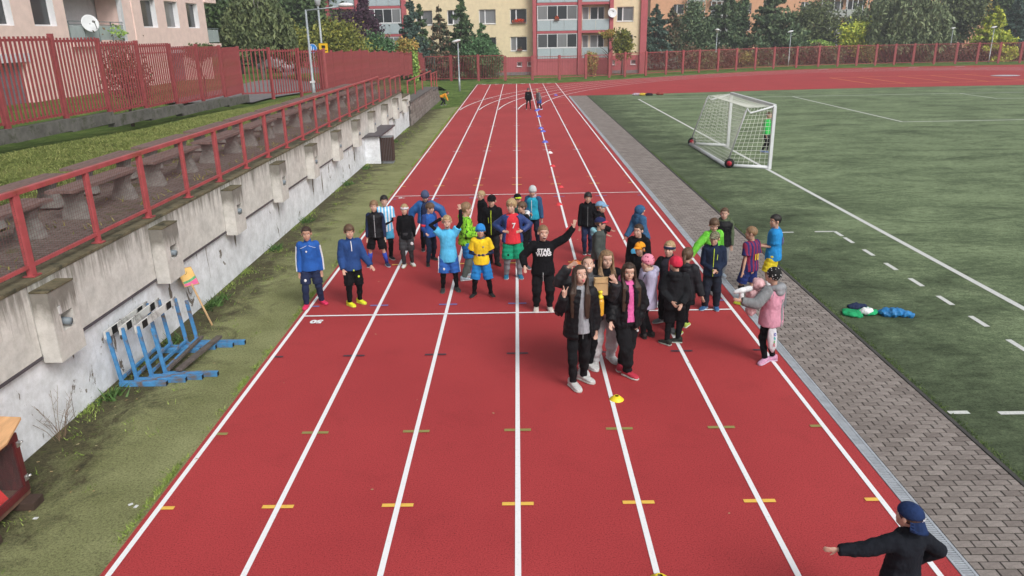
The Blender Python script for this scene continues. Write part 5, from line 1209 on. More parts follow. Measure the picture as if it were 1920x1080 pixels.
q.hair(LBROWN, .18, .0, -.2, .03, 1.04, 3).mouth(); q.top(navy, .010, neck='high', name='sweater'); q.top(blackp, .024, 'none', puff=.8, name='vest', neck='high', hem=-.045); q.strip(0, -.03, .3, .012, cloth((.35, .36, .38)), .03); q.pants(black, .018, .47, .012, 'shorts'); q.socks(cloth((.04, .08, .45)), .2, .97); q.shoe((.03, .04, .09), (.6, .6, .65), (-12, 25))
q = Person('dark haired boy in light blue and white striped football shirt', FT((722, 480), (734, 486)), 1.37, 10, arms=(((-.1, -.1, -1), (.5, -.6, -.2)), ((.1, -.1, -1), (-.5, -.6, -.2))), skin=2)
q.hair(BLACKH, .17, .0, -.2, .03, 1.03, 4).mouth(); q.under_sleeves(black); q.top(pattern('striped_jersey', 'stripe', (.12, .45, .75), (.68, .72, .76), s=95), .020, 'short', hem=-.06); q.pants(black, .008); q.pants(lblue, .020, .40, .01, 'shorts'); q.shoe((.02, .02, .025), (.6, .6, .6), (0, 25))
q = Person('blond child with white and red headband, black turtleneck and white shoes', FT((758, 501), (773, 498)), 1.31, 0, arms=(((-.2, .1, -1), (.1, .35, -.8)), ((.2, .1, -1), (-.1, .35, -.8))), skin=2)
q.hair(BLOND, .26, .1, -.15, .03, .98, 5).headband(pattern('headband_print', 'dots', (.66, .66, .7), (.5, .08, .15), s=14), .16, .10).mouth(); q.top(black, .010, neck='high', hem=-.05); q.pants(dgrey, .006, name='leggings'); q.pants(dgrey, .020, .48, .008, 'shorts'); q.leg_patch(1, .45, white, .03, .025, 'logo_print', .6); q.shoe((.72, .72, .70), (.6, .62, .4), (-5, 30))
q = Person('child in slate blue beanie pulling on a wide blue jacket behind the others', FT((794, 470), (812, 474)), 1.38, 5, hpitch=-28, arms=(((-.75, .0, -.65), (-.25, -.1, -.9)), ((.85, .0, -.45), (.35, -.1, -.9))))
q.hair(BROWN, .2, 0, -.2).beanie(cloth((.07, .09, .17)), tall=.16); q.top(navy, .010, neck='high'); q.open_jacket(cloth((.02, .11, .33), 'blue_rain_jacket', gloss=1), .055, .75, -.02, slo=.035, name='jacket'); q.pants(black, .008); q.shoe((.03, .03, .035), (.3, .3, .3))
q = Person('brown haired boy in two tone blue long sleeved shirt with red arm patch', FT((804, 498), (814, 487)), 1.30, 38, hth=70, hpitch=-12, arms=(((-.2, -.1, -1), (.35, -.6, -.3)), ((.15, 0, -1), (.2, -.5, -.5))))
q.hair(BROWN, .17, .0, -.22, .03, 1.05, 7).mouth(); q.top(rblue, .012, slmat=cloth((.02, .05, .2)), hem=-.05); q.pants(cloth((.015, .02, .04), 'dark_navy_trousers'), .008); q.shoe((.02, .02, .02), (.1, .1, .1), (-30, 10)); S, E_, Wr, *_ = q.arm[0]; MB().tube([S.lerp(E_, .62), S.lerp(E_, .85)], [.043*1.3, .042*1.3], 14).build('arm_patch', redc, q.root, True)
q = Person('laughing blond boy in sky blue shirt throwing both arms up', FT((831, 547), (857, 545)), 1.44, 8, arms=(((-.62, -.05, .62), (.75, -.1, .45), (1, -.1, .05), 'open'), ((.55, -.1, .9), (.0, -.05, 1), (-.2, 0, 1), 'open')), skin=2)
q.hair(BLOND, .22, .04, -.2, .03, 1.02, 8).mouth('open'); q.under_sleeves(black, .008); q.top(lblue, .020, 'short', hem=-.10, sl=.7); q.pants(black, .003, name='leggings'); q.pants(cloth((.03, .12, .42)), .022, .5, .016, 'shorts'); q.leg_stripe(white, .034, .05, .95, .008); q.leg_patch(0, .7, white, .02, .03); q.shoe((.04, .045, .045), (.12, .12, .12), (-8, 15))
q = Person('boy in bright green patterned hoodie seen from the side with blue shorts over grey trousers', FT((873, 526), (880, 518)), 1.50, 105, arms=(((-.1, -.2, -1), (.85, -.2, .15), None, 'fist'), ((.2, .2, -1), (.9, 0, .1), None, 'fist')))
q.hair(LBROWN, .18, -.02, -.24, .03, 1.04, 9); q.mouth(); q.top(pattern('green_hoodie', 'camo', (.02, .03, .015), (.22, .58, .03), (.36, .7, .06), 13), .022, hem=-.04); q.hood_down(MATS['green_hoodie'], .8); q.pants(cloth((.11, .14, .13)), .014); q.pants(cloth((.02, .15, .42)), .024, .42, .01, 'shorts'); q.shoe((.45, .6, .68), (.65, .68, .7), (5, -5))
q = Person('small boy in yellow shirt and blue beanie with arms folded at his belly', FT((889, 557), (921, 556)), 1.35, 0, arms=(((-.35, .1, -1), (.85, -.55, -.05), (1, -.1, 0)), ((.35, .1, -1), (-.85, -.55, -.05), (-1, -.1, 0))), skin=1)
q.beanie(cloth((.03, .24, .62)), .14, -.04, -.12, .06, cloth((.03, .24, .62))).mouth(); q.under_sleeves(navy, .008); q.top(cloth((.80, .56, .02)), .018, 'short', sl=.95); q.patch(.045, .22, .016, grey, .02); q.collar(cloth((.08, .1, .14)), .03); q.pants(black, .004, name='leggings'); q.pants(cloth((.02, .20, .52)), .022, .5, .012, 'shorts'); q.strip(0, -.14, -.03, .006, navy, .03, 'jacket_zip', off=.0); q.shoe((.03, .03, .03), (.45, .05, .05), (-25, 25))
q = Person('boy in black cap and black jacket with lime zips behind the boy in red', FT((919, 494), (932, 497)), 1.45, -10)
q.hair(DBROWN, .1, 0, -.2).cap(black).mouth(); q.top(black, .022, neck='high', hem=-.06); q.hood_down(black, .8); q.strip(.0, -.05, .3, .010, neon, .026); q.strip(-.05, .12, .2, .008, neon, .026, x1=-.06); q.pants(cloth((.035, .035, .038)), .014); q.shoe((.03, .028, .025), (.03, .03, .03), (-10, 35))
q = Person('short haired blond child looking left behind the black cap boy', FT((900, 462), (914, 464)), 1.27, -65)
q.hair(BLOND, .24, .05, -.15, .02, .99, 12).mouth(); q.top(black, .018, neck='high'); q.pants(black, .01); q.shoe((.03, .03, .03))
q = Person('blond boy in red shirt number 7 with hands on hips under an open blue jacket', FT((950, 521), (975, 521)), 1.56, 6, hth=-22, arms=(((-.8, .3, -.62), (.75, -.75, -.42), (.95, -.25, -.1)), ((.8, .25, -.62), (-.72, -.75, -.42), (-.95, -.25, -.1))), skin=2)
q.hair(BLOND, .18, -.02, -.24, .035, 1.07, 13).mouth(); q.top(cloth((.62, .035, .05)), .024, 'none', hem=-.045); q.open_jacket(cloth((.02, .045, .17), 'navy_rain_jacket', gloss=1), .042, .9, -.03); q.text('7', .14, .01, .19, white, .028, off=.014, bold=.003); q.pants(cloth((.24, .26, .28)), .010); q.pants(cloth((.01, .30, .16)), .026, .5, .014, 'shorts'); q.leg_patch(0, .72, black, .02, .03); q.shoe((.02, .17, .3), (.45, .55, .6), (-8, 10))
q = Person('boy in dark lime edged cap half hidden behind the boy in red', FT((967, 468), (976, 472)), 1.27, 20)
q.hair(BROWN, .1).cap(black, neon).mouth(); q.top(cloth((.015, .06, .05)), .02, hem=-.05); q.pants(black, .01); q.shoe((.03, .03, .03), (.03, .03, .03))
q = Person('boy in black and white hoodie facing left with grey striped shoes', FT((985, 503), (979, 494)), 1.34, -60, arms=(((-.3, -.2, -1), (-.6, -.3, .3)), ((.1, 0, -1), (-.4, -.4, -.3))))
q.hair(BROWN, .16, -.02, -.26, .03, 1.04, 15).mouth(); q.top(black, .024, hem=-.06); q.hood_down(white, .95); q.strip(.04, .1, .27, .05, white, .028, 'white_panel'); q.pants(cloth((.02, .026, .045)), .005, name='leggings'); q.pants(black, .02, .45, .01, 'shorts'); q.shoe((.06, .065, .07), (.55, .55, .58), (60, 90), 1.08)
q = Person('child in white beanie and teal and slate blue jacket standing at the back', FT((993, 459), (1008, 456)), 1.33, -18, hpitch=-15, arms=(((-.25, -.1, -1), (.3, -.5, -.2)), ((.2, .0, -1), (.12, -.1, -1))))
q.beanie(cloth((.52, .54, .55)), .12, -.08, -.15, .16); q.top(teal, .024, neck='high', slmat=cloth((.03, .09, .19)), hem=-.06); q.collar(cloth((.5, .35, .38)), .05, .005); q.strip(0, -.03, .28, .008, white, .03); q.pants(cloth((.015, .02, .045), 'dark_navy_trousers'), .012); q.shoe((.04, .045, .06), (.5, .5, .5))
q = Person('stocky boy in black sweatshirt with white lettering pointing across his chest and waving', FT((1006, 582), (1031, 582)), 1.50, 4, wide=1.22, hth=12, arms=(((-.55, -.05, -.55), (.12, -.75, -.45), (.1, -.5, -.9), 'relax'), ((.88, .0, .50), (.50, -.1, .72), (.2, 0, 1), 'open')), skin=2)
q.hair(LBROWN, .25, .08, -.15, .02, .99, 17).mouth('open'); q.top(black, .020, hem=-.06); q.text('STAR\nWARS', .082, .0, .218, white, .03, off=.015, bold=.0042, sx=1.12); q.pants(cloth((.012, .012, .014), 'black_joggers'), .018, cuff=1); q.strip(-.015, -.12, -.02, .005, white, .035, 'drawstring', off=-.02); q.shoe((.62, .55, .50), (.7, .62, .6), (-8, 8))
# --- right cluster
q = Person('dark haired boy in black zip hoodie standing apart at the back', FT((1096, 476), (1106, 475)), 1.33, -5, skin=1)
q.hair(BLACKH, .16, .0, -.2, .04, 1.05, 21).mouth(); q.top(black, .018, neck='high', hem=-.04); q.hood_down(black, .8); q.strip(0, -.03, .29, .007, grey, .022); q.pants(navy, .01); q.shoe((.03, .03, .04))
q = Person('boy in light blue cap and black jacket looking right', FT((1118, 505), (1126, 500)), 1.36, 75, arms=((( -.1, -.1, -1), (.7, -.3, -.3)), ((.1, .1, -1), (.7, .1, -.3))))
q.hair(LBROWN, .1, .02, -.2).cap(cloth((.20, .35, .52))).mouth(); q.top(black, .026, hem=-.05, neck='high'); q.hood_down(black, .9); q.pants(navy, .01); q.shoe((.03, .03, .03))
q = Person('boy in navy cap with red brim and grey green hoodie looking right', FT((1116, 545), (1126, 540)), 1.36, 80, arms=(((-.1, -.1, -1), (.2, -.2, -.8)), None))
q.hair(BROWN, .1, .0, -.2).cap(cloth((.02, .025, .09)), cloth((.65, .05, .08))).mouth(); q.top(cloth((.07, .085, .08)), .026, hem=-.06); q.hood_down(cloth((.25, .5, .58)), 1.0); q.pants(black, .01); q.shoe((.03, .03, .03))
q = Person('child bending forward in speckled blue hooded jacket with the hood up', FT((1196, 500), (1208, 497)), 1.30, -60, lean=(-.25, -.1, 1), hpitch=-30, hth=70, arms=(((-.4, -.2, -1), (-.5, -.3, -.7)), None))
q.hood_up(pattern('speckled_blue', 'heather', (.02, .07, .16), (.05, .14, .27), s=30)); q.top(MATS['speckled_blue'], .028, hem=-.08); q.pants(black, .01); q.shoe((.03, .03, .03))
q = Person('dark haired boy in black hoodie with light blue chest print behind the orange cap', FT((1186, 560), (1202, 560)), 1.36, -22, hth=-42, skin=2)
q.hair(DBROWN, .25, .06, -.18, .02, .99, 25).mouth(); q.top(black, .026, hem=-.05); q.hood_down(black); q.patch(-.06, .16, .05, lblue, .03, 'light_blue_print'); q.strip(.11, .05, .2, .05, cloth((.8, .28, .03)), .03, 'orange_print')
q.pants(black, .012); q.shoe((.03, .03, .03))
q = Person('boy in bright orange cap and black hoodie behind the pink beanie girl', FT((1188, 596), (1204, 596)), 1.30, -38, skin=1)
q.hair(DBROWN, .1).cap(cloth((.85, .33, .02))).mouth(); q.top(black, .026, hem=-.05); q.hood_down(black); q.patch(-.05, .17, .03, lblue, .03, 'light_blue_print'); q.pants(black, .012); q.shoe((.03, .03, .03))
q = Person('child in pink dotted beanie and lilac jacket with grey shoulders seen from the side', FT((1204, 634), (1217, 631)), 1.33, -78, arms=(None, ((-.1, -.15, -1), (-.25, -.4, -.7))))
q.hair(BROWN, .1, -.2, -.3).beanie(pattern('pink_dots', 'dots', (.72, .25, .35), (.25, .04, .08), s=22), .12, -.16, -.22, .10).mouth(); q.top(cloth((.42, .40, .55), 'lilac_jacket'), .034, hem=-.12); q.hood_down(cloth((.42, .40, .55), 'lilac_jacket'), 1.1); q.collar(cloth((.62, .46, .36)), .06, .008); q.strip(-.0, .25, .3, .2, cloth((.10, .10, .13)), .036, 'grey_yoke', off=.006); q.pants(black, .008); q.shoe((.03, .025, .025), (.05, .04, .04), (-60, -90))
q = Person('blond child with navy headband and dark gloves raising one hand', FT((1240, 605), (1258, 622)), 1.45, -12, hth=-30, skin=2, arms=(((-.45, -.1, -.75), (-.3, -.3, .85), None, 'open'), ((.2, .05, -1), (.1, -.2, -.9), None, 'relax')))
q.hair(BLOND, .30, .1, -.15, .05, 1.02, 27).headband(navy, .15, .08).mouth(); q.top(cloth((.028, .026, .036)), .018, neck='high', slmat=black, hem=-.05); q.strip(0, .17, .31, .012, cloth((.7, .05, .06)), .022); q.pants(black, .012); q.shoe((.12, .125, .13), (.35, .35, .35), (-55, 20), 1.1)
for S, E_, Wr, d2, hd, ps, sx in q.arm:
    g_ = MB(); s_ = q.s; q.s = s_*1.16; q.hand(g_, Wr-hd*.004, hd, ps, sx); q.s = s_; g_.tube([Wr-d2*.05, Wr+d2*.02], [.026, .025], 9, round_ends=True); rem(g_.build('glove', black, q.root, True), .006, 1)
q = Person('child in red beanie seen from behind with hands clasped at the back', FT((1251, 645), (1271, 641)), 1.36, 160, hth=215, arms=(((.25, -.1, -1), (-.45, -.5, -.6)), ((-.3, -.2, -1), (.5, -.55, -.55))))
q.hair(DBROWN, .1, .0, -.28).beanie(cloth((.62, .03, .07)), .12, -.08, -.12, .03, None); q.top(cloth((.016, .017, .02)), .024, hem=-.08); q.hood_down(cloth((.016, .017, .02)), 1.0); q.pants(black, .006, name='leggings'); q.pants(black, .022, .55, .008, 'shorts'); q.socks(cloth((.05, .04, .03)), .05, .2, .012); q.shoe((.03, .035, .03), (.4, .45, .4), (100, 60), 1.1)
q = Person('child with brown ponytail in black jacket with grey hem and neon yellow shoes', FT((1273, 628), (1287, 612)), 1.38, 148, arms=(((.3, 0, -1), (.3, -.2, -.9)), None))
q.hair(BROWN, .2, -.1, -.32, .03, 1.06, 31); b_ = q.hc+q.hax[1]*.44*q.hl; MB().tube([b_+q.hax[2]*.12*q.hl, b_+q.hax[1]*.16*q.hl, b_+q.hax[1]*.18*q.hl-q.hax[2]*.35*q.hl, b_+q.hax[1]*.12*q.hl-q.hax[2]*.7*q.hl], [.07*q.hl, .11*q.hl, .12*q.hl, .03*q.hl], 10, round_ends=True).build('ponytail', hair_mat(BROWN), q.root, True)
q.top(cloth((.02, .021, .024)), .026, hem=-.08); q.hood_down(cloth((.02, .021, .024)), .9); q.strip(0, -.085, -.07, .2, grey, .03, 'grey_hem', back=True); q.skirt(black); q.pants(black, .006, name='leggings'); q.shoe((.5, .7, .12), (.7, .75, .6), (0, 0))
q = Person('boy in plain bright green sweatshirt with white striped black trousers reaching down', FT((1322, 551), (1336, 552)), 1.42, 15, hpitch=-22, hth=-5, arms=(((-.7, -.2, -.75), (-.55, -.3, -.8)), None), skin=2)
q.hair(BROWN, .2, .02, -.2, .03, 1.02, 32).mouth(); q.top(pattern('bright_green', 'camo', (.10, .42, .03), (.15, .55, .05), (.22, .62, .08), 9), .02, neck='high', hem=-.05); q.pants(black, .014); q.leg_stripe(pattern('stripe_print', 'dots', (.75, .75, .75), (.02, .02, .02), s=30), .02, .1, 1.8, .016); q.shoe((.6, .6, .6), (.7, .7, .7))
q = Person('boy in black padded vest over olive hoodie on the brick path', FT((1346, 513), (1354, 518)), 1.33, -8, hth=-15, skin=2, z0=.004)
q.hair(BROWN, .24, .05, -.2, .02, 1.0, 33).mouth(); q.top(cloth((.10, .13, .075)), .018, name='hoodie', neck='high'); q.hood_down(cloth((.10, .13, .075)), .9); q.top(blackp, .034, 'none', puff=.8, name='vest', hem=-.05); q.pants(cloth((.24, .25, .26)), .012); q.shoe((.35, .42, .5), (.65, .65, .68), (-20, 20))
q = Person('boy in camouflage cap and navy jacket with lime zip, hands joined', FT((1321, 580), (1342, 580)), 1.36, -14, hth=-32, arms=(((-.15, .0, -1), (.55, -.6, -.35)), ((.15, .0, -1), (-.65, -.6, -.35))))
q.hair(BROWN, .1).cap(pattern('camouflage', 'camo', (.03, .035, .025), (.26, .24, .16), (.09, .11, .05), 26)).mouth(); nj = cloth((.016, .026, .055), 'navy_softshell'); q.top(nj, .024, neck='high', hem=-.05); q.strip(0, -.04, .31, .009, neon, .028); q.strip(.055, .17, .24, .007, neon, .028, x1=.06); q.pants(cloth((.018, .022, .035)), .02); q.shoe((.04, .12, .28), (.3, .4, .5), (-30, 10), 1.05)
q = Person('boy in maroon and blue striped football shirt number 10 walking away left on the path', FT((1388, 571), (1412, 566)), 1.36, -146, hth=-110, arms=(((.1, -.2, -1), (-.3, -.4, -.7)), ((-.1, -.2, -1), (-.2, -.3, -.9))), skin=1, z0=.004)
q.hair(LBROWN, .2, .02, -.16, .02, 1.0, 35).mouth(); q.top(pattern('maroon_stripes', 'stripe', (.22, .02, .06), (.02, .025, .12), s=95), .018, 'short', hem=-.06); q.text('10', .15, .0, .13, cloth((.75, .5, .04)), .022, True, .012, .004, .8); q.pants(cloth((.015, .03, .15)), .022, .46, .014, 'shorts'); q.socks(white, .25, .97, .006); h, k, a = q.legs[1]; MB().tube([k.lerp(a, .1), k.lerp(a, .3)], [.052, .052], 12).build('knee_band', black, q.root, True); q.shoe((.65, .78, .06), (.6, .75, .1), (-20, 20))
q = Person('boy in blue printed shirt and yellow shorts standing at the pitch edge', FT((1438, 548), (1449, 544)), 1.42, -112, hth=-80, arms=(((0, -.2, -1), (-.8, -.3, .05)), ((0, .1, -1), (-.8, .1, .05))), skin=1)
q.hair(BLACKH, .2, .03, -.16, .02, 1.0, 36).mouth(); q.top(cloth((.02, .25, .60)), .024, 'short', hem=-.08); q.patch(0, .17, .07, cloth((.18, .12, .42)), .03, 'back_print', True); q.pants(cloth((.75, .6, .03)), .026, .48, .012, 'shorts'); q.socks(white, .5, .97, .004); q.shoe((.6, .62, .62))
pk = cloth((.62, .29, .38), 'pink_jacket')
q = Person('child in black and white patterned beanie and grey and pink jacket from behind', FT((1431, 679), (1445, 675)), 1.38, -150, hth=-135, arms=(((.15, .1, -1), (-.5, .6, -.1)), ((-.60, -.25, -.55), (-.65, .05, .15), None, 'relax')))
q.hair(LBROWN, .1, -.05, -.3).beanie(pattern('skull_print', 'dots', (.012, .012, .012), (.62, .62, .62), s=32), .12, -.12, -.16, .08); q.top(pk, .032, hem=-.10, slmat=grey); q.hood_down(cloth((.28, .29, .31), 'light_grey_jersey'), 1.05); q.strip(0, .2, .3, .24, grey, .034, 'grey_yoke', True, off=.004); q.strip(.055, -.09, .2, .05, grey, .034, 'grey_panel', True, off=.004); q.pants(black, .006, name='leggings'); q.shoe((.65, .33, .50), (.6, .42, .55), (60, 100), 1.05)
pj = MB(); pj.ell((0, 0, .14), (.09, .09, .08)); pj.ell((-.06, .02, -.06), (.09, .09, .13)); pj.ell((-.08, -.02, -.22), (.08, .06, .12)); pj.ell((.24, .02, -.10), (.08, .08, .11)); pj.ell((.08, .10, -.05), (.14, .05, .07)); pc = PY(1400+105/3.6-4, 400+470/3.6, 9.95)
o = pj.build('held_jacket', cloth((.66, .40, .42), 'pale_pink_puffer', gloss=1), None, True, loc=(pc.x+.0, 10.0, pc.z-.16)); rem(o, .014, 2, .04); tag(o, 'pale pink padded jacket carried over the arm of the child in the patterned beanie', 'jacket')
sl = MB(); sl.tube([(-.16, -.03, .02), (-.28, -.05, .0), (-.36, -.05, -.02)], [.045, .04, .03], 10, round_ends=True); sl.tube([(.13, .0, -.05), (.20, -.03, -.10)], [.05, .035], 10, round_ends=True)
tag(rem(sl.build('white_sleeve', white, None, True, loc=(pc.x+.02, 9.98, pc.z-.10)), .012, 2, .01), 'white shirt bundled with the pale pink jacket', 'shirt')
bgp = PY(1449, 634, 9.80); bag = thing('plastic_bag', 'white plastic bag with coloured lettering hanging beside the legs of the patterned beanie child', 'bag', (bgp.x, 9.82, bgp.z)); bag.scale = (.55, .7, .95); bag.rotation_euler = (0, -.12, .3)
MB().loft([[(math.cos(a)*rx, math.sin(a)*ry, z) for a in [2*PI*i/14 for i in range(14)]] for z, rx, ry in ((-.24, .03, .02), (-.15, .12, .05), (0, .14, .06), (.12, .12, .04), (.2, .05, .02))]).build('bag_body', cloth((.66, .66, .70), 'white_plastic', gloss=1), bag, True)
for i_, (ch, cc_) in enumerate((('O', (.1, .1, .5)), ('m', (.05, .45, .5)), ('a', (.1, .45, .12)), ('G', (.6, .08, .12)))):
    text_mesh(ch, .07, cloth(cc_), 'bag_letter', .001, (.03-.012*i_, -.064-.0*i_, .06-.055*i_), (PI/2, math.radians(25), 0), bag, bold=.003)
# --- the four older girls in front
q = Person('older girl in black padded jacket making a victory sign with her tongue out', FT((1075, 728), (1094, 715)), 1.68, 0, hth=20, hpitch=14, teen=True, group='older girls in front of the group', vox=.0065, arms=(((-.36, -.35, -.70), (.25, -.35, 1), (0, -.1, 1), 'peace'), ((.22, .12, -1), (.02, -.10, -1))), skin=2)
q.hair(DBROWN, .30, -.1, -.3, .02, 1.0, 41).long_hair(DBROWN, .20, 26, .55, 41).mouth('tongue'); q.top(cloth((.30, .31, .34), 'light_grey_hoodie'), .012, 'none', hem=-.03); q.open_jacket(blackp, .028, .46, -.07, 1, twist=.35, slo=.018, name='padded_jacket'); q.strip(.035, -.05, .18, .008, grey, .043, 'jacket_zip', off=.014); q.pants(cloth((.011, .011, .013), 'black_leggings'), .006, name='leggings'); q.shoe((.55, .55, .54), (.62, .6, .56), (25, 45), 1.12)
q = Person('smiling older girl in shiny grey ribbed puffer jacket with both arms raised', FT((1094, 701), (1105, 691)), 1.66, 5, hth=5, hpitch=32, teen=True, group='older girls in front of the group', vox=.0065, arms=(((-.85, -.30, .18), (.50, -.15, .85), (.6, -.1, .4), 'open'), ((.50, -.40, -.45), (.12, -.40, .90), (-.45, -.1, .7), 'open')), skin=2)
q.hair(BROWN, .32, -.0, -.3, .015, .98, 42).mouth('smile'); q.top(cloth((.085, .085, .095), 'shiny_grey_puffer', gloss=1), .030, puff=1.5, name='puffer_jacket', slo=.022, neck='high', slmat=cloth((.03, .03, .034), 'shiny_black_sleeve', gloss=1)); q.pants(black, .008); q.shoe((.62, .62, .62), (.6, .6, .6), (10, 30), 1.1)
q = Person('older girl with long light brown hair and light grey joggers holding a wooden box', FT((1117, 688), (1146, 676)), 1.70, 4, hth=8, hpitch=-4, teen=True, group='older girls in front of the group', vox=.0065, arms=(((-.15, -.15, -1), (.28, -.75, .25), None, 'grip'), ((.18, -.2, -1), (-.32, -.72, .25), None, 'grip')), skin=2)
q.hair(LBROWN, .30, -.1, -.3, .02, 1.0, 43).long_hair(LBROWN, .17, 26, .55, 43).mouth(); q.top(black, .018, hem=-.02); q.hood_down(black, .8); q.pants(cloth((.56, .56, .58), 'light_grey_joggers'), .020, cuff=1, wr=.02); q.shoe((.66, .66, .66), (.62, .62, .62), (-10, 15), 1.1)
bx = PY(1128, 536, 9.5); wb = thing('wooden_box', 'pale wooden box held against the chest of the girl with light brown hair', 'box', (bx.x-.01, 9.50, bx.z), .1); mt_pw = M('pale_wood', (.52, .34, .17), .6, .2, 5, .2, 40, stretch=(1, 1, .3))
soft(MB().box((-.095, -.02, -.13), (.095, .02, .12)).build('panel', mt_pw, wb), .004); MB().box((-.085, -.035, .05), (.085, -.0205, .115)).build('lid', mt_pw, wb)
bo = PY(1126, 572, 9.25); bt_ = thing('drink_bottle', 'yellow plastic drink bottle held between the girls', 'bottle', (bo.x, 9.30, bo.z-.16)); bt_.scale = (1.4, 1.4, 1.3); my = M('yellow_plastic', (.78, .62, .03), .25, .1, 4, 0, spec=.5); bpr = lambda z0, L: [[(math.cos(a)*r, math.sin(a)*r, z) for a in [2*PI*i/16 for i in range(16)]] for r, z in L]
MB().loft(bpr(0, [(.034, 0), (.037, .01), (.037, .15), (.028, .18)])).build('bottle_body', M('amber_drink', (.62, .33, .03), .2, .1, 4, 0, spec=.5), bt_, True); MB().loft(bpr(0, [(.030, .18), (.031, .20), (.018, .215), (.016, .235), (.022, .24), (.02, .26)])).build('bottle_cap', my, bt_, True)
q = Person('older girl with long dark hair in black jacket over pink hoodie, red and white trainers', FT((1178, 707), (1166, 690)), 1.62, 14, hth=2, hpitch=-6, teen=True, group='older girls in front of the group', vox=.0065, arms=(((-.22, .05, -1), (-.12, -.55, -.5), None, 'relax'), ((.30, .1, -1), (-.30, -.30, -.9), None, 'relax')), skin=2)
q.hair(DBROWN, .30, -.1, -.3, .02, 1.0, 44).long_hair(DBROWN, .19, 28, .6, 44).mouth('closed', .08); q.top(cloth((.68, .13, .36), 'pink_hoodie'), .018, 'none', hem=.0, wr=.02); q.hood_down(cloth((.68, .13, .36), 'pink_hoodie'), .9); q.open_jacket(cloth((.009, .009, .011), 'black_bomber', gloss=1),   .034, .30, -.04, 0, slo=.026, name='loose_jacket', wr=.03); q.pants(cloth((.012, .012, .014), 'black_joggers'), .026, wr=.02, cuff=1); q.leg_patch(1, .35, white, .016, .03, 'swoosh_print', .5); q.shoe((.50, .03, .06), (.62, .6, .56), (28, -30), 1.12)
# --- boy at the bottom right, camera side of the track
q = Person('boy with backwards navy cap and black sweater at the bottom right corner', ((2.74, 4.68), (2.98, 4.64)), 1.25, 193, hth=216, hpitch=8, group='', vox=.0055, skin=2, arms=(((.80, .05, -.62), (-.45, .45, -.75), None, 'relax'), ((-.86, -.0, -.28), (-1, .10, -.08), None, 'relax')))
q.hair(BROWN, .2, -.05, -.2, .02, .98, 51); q.cap(cloth((.012, .03, .10), 'navy_cap'), None, True); lg = text_mesh('NY', .035, white, 'cap_logo', .001, q.hc+q.hax[1]*(.50*q.hl)+q.hax[2]*(.20*q.hl)+q.hax[0]*.0, (0, 0, 0), q.root, bold=.001); lg.rotation_euler = Matrix((-q.hax[0], q.hax[2], q.hax[1])).transposed().to_euler(); lg.rotation_euler.z += 0; q.top(cloth((.012, .014, .02), 'black_sweater'), .022, neck='high', hem=-.06, vox=.008, wr=.018); q.pants(black, .014); q.shoe((.6, .6, .6))

# --- far figures
q = Person('child in orange top and black trousers crouching forward by the end of the stone wall', FT((828, 198), (835, 197)), 1.25, 100, lean=(.95, 0, .45), crouch=.86, hpitch=-10, vox=.013, group='', arms=(((.3, 0, -1), (.4, 0, -.8)), ((.3, 0, -1), (.4, 0, -.8))))
q.hair(BROWN); q.top(cloth((.75, .30, .02)), .02, vox=.016); q.pants(black, .012, vox=.016); q.shoe((.05, .05, .05))
q = Person('distant child in grey hat and long black jacket standing far down the track', FT((987, 205), (995, 205)), 1.28, 0, vox=.013, group='children far down the track')
q.beanie(cloth((.12, .11, .12))); q.top(black, .03, hem=-.10, vox=.016); q.strip(-.03, .22, .225, .04, white, .035, 'print', x1=.03); q.pants(black, .004, vox=.016); q.shoe((.03, .03, .03))
q = Person('distant blond child in grey patterned top leaning forward far down the track', FT((1009, 206), (1015, 206)), 1.28, -60, lean=(-.28, 0, 1), hpitch=-20, vox=.013, group='children far down the track')
q.hair(BLOND); q.top(pattern('grey_camo', 'camo', (.02, .02, .02), (.22, .22, .23), (.08, .08, .08), 12), .025, vox=.016); q.pants(black, .004, vox=.016); q.pants(rblue, .02, .4, .01, 'shorts', vox=.016); q.shoe((.5, .5, .6))
q = Person('boy in green goalkeeper shirt standing behind the goal post', FT((1430, 286), (1438, 287)), 1.53, 60, vox=.012, group='')
q.hair(BROWN); q.top(cloth((.04, .50, .09)), .02, vox=.016); q.pants(black, .004, vox=.016, name='leggings'); q.pants(black, .02, .4, .01, 'shorts', vox=.016); q.shoe((.2, .3, .6))
# ------------------------------------------------------------ goal
gt = thing('football_goal', 'white football goal on wheels turned sideways at the edge of the pitch', 'goal', (0, 0, 0))
mt_goal = M('goal_white', (.66, .68, .70), .35, .08, 3, .05); A = Vector((8.55, 25.55, 0)); B = Vector((8.55, 30.85, 0)); H_ = 2.08; Ar, Br = Vector((7.2, 26.1, .06)), Vector((7.15, 31.5, .06)); At, Bt = Vector((7.72, 25.7, 2.02)), Vector((7.70, 31.0, 2.02))
Ar = Vector((7.23, 26.05, .06)); up_ = Vector((0, 0, H_))
for a in (A, B): MB().box((-.05, -.06, 0), (.05, .06, H_)).build('goal_post', mt_goal, gt, loc=a)
MB().bar(A+up_, B+up_, .1, .12).build('crossbar', mt_goal, gt); MB().tube([Ar, Br], .07, 12).build('rear_bar', mt_goal, gt, True)
for a, r_, t_ in ((A, Ar, At), (B, Br, Bt)):
    MB().tube([a+Vector((0, 0, .06)), r_], .06, 12).build('ground_bar', mt_goal, gt, True); MB().tube([a+up_, a+(t_-a)*.9+Vector((0, 0, .03)), t_+Vector((-.03, 0, -.02)), t_+Vector((-.06, .02, -.10)), r_], .03, 10).build('side_stay', mt_goal, gt, True)
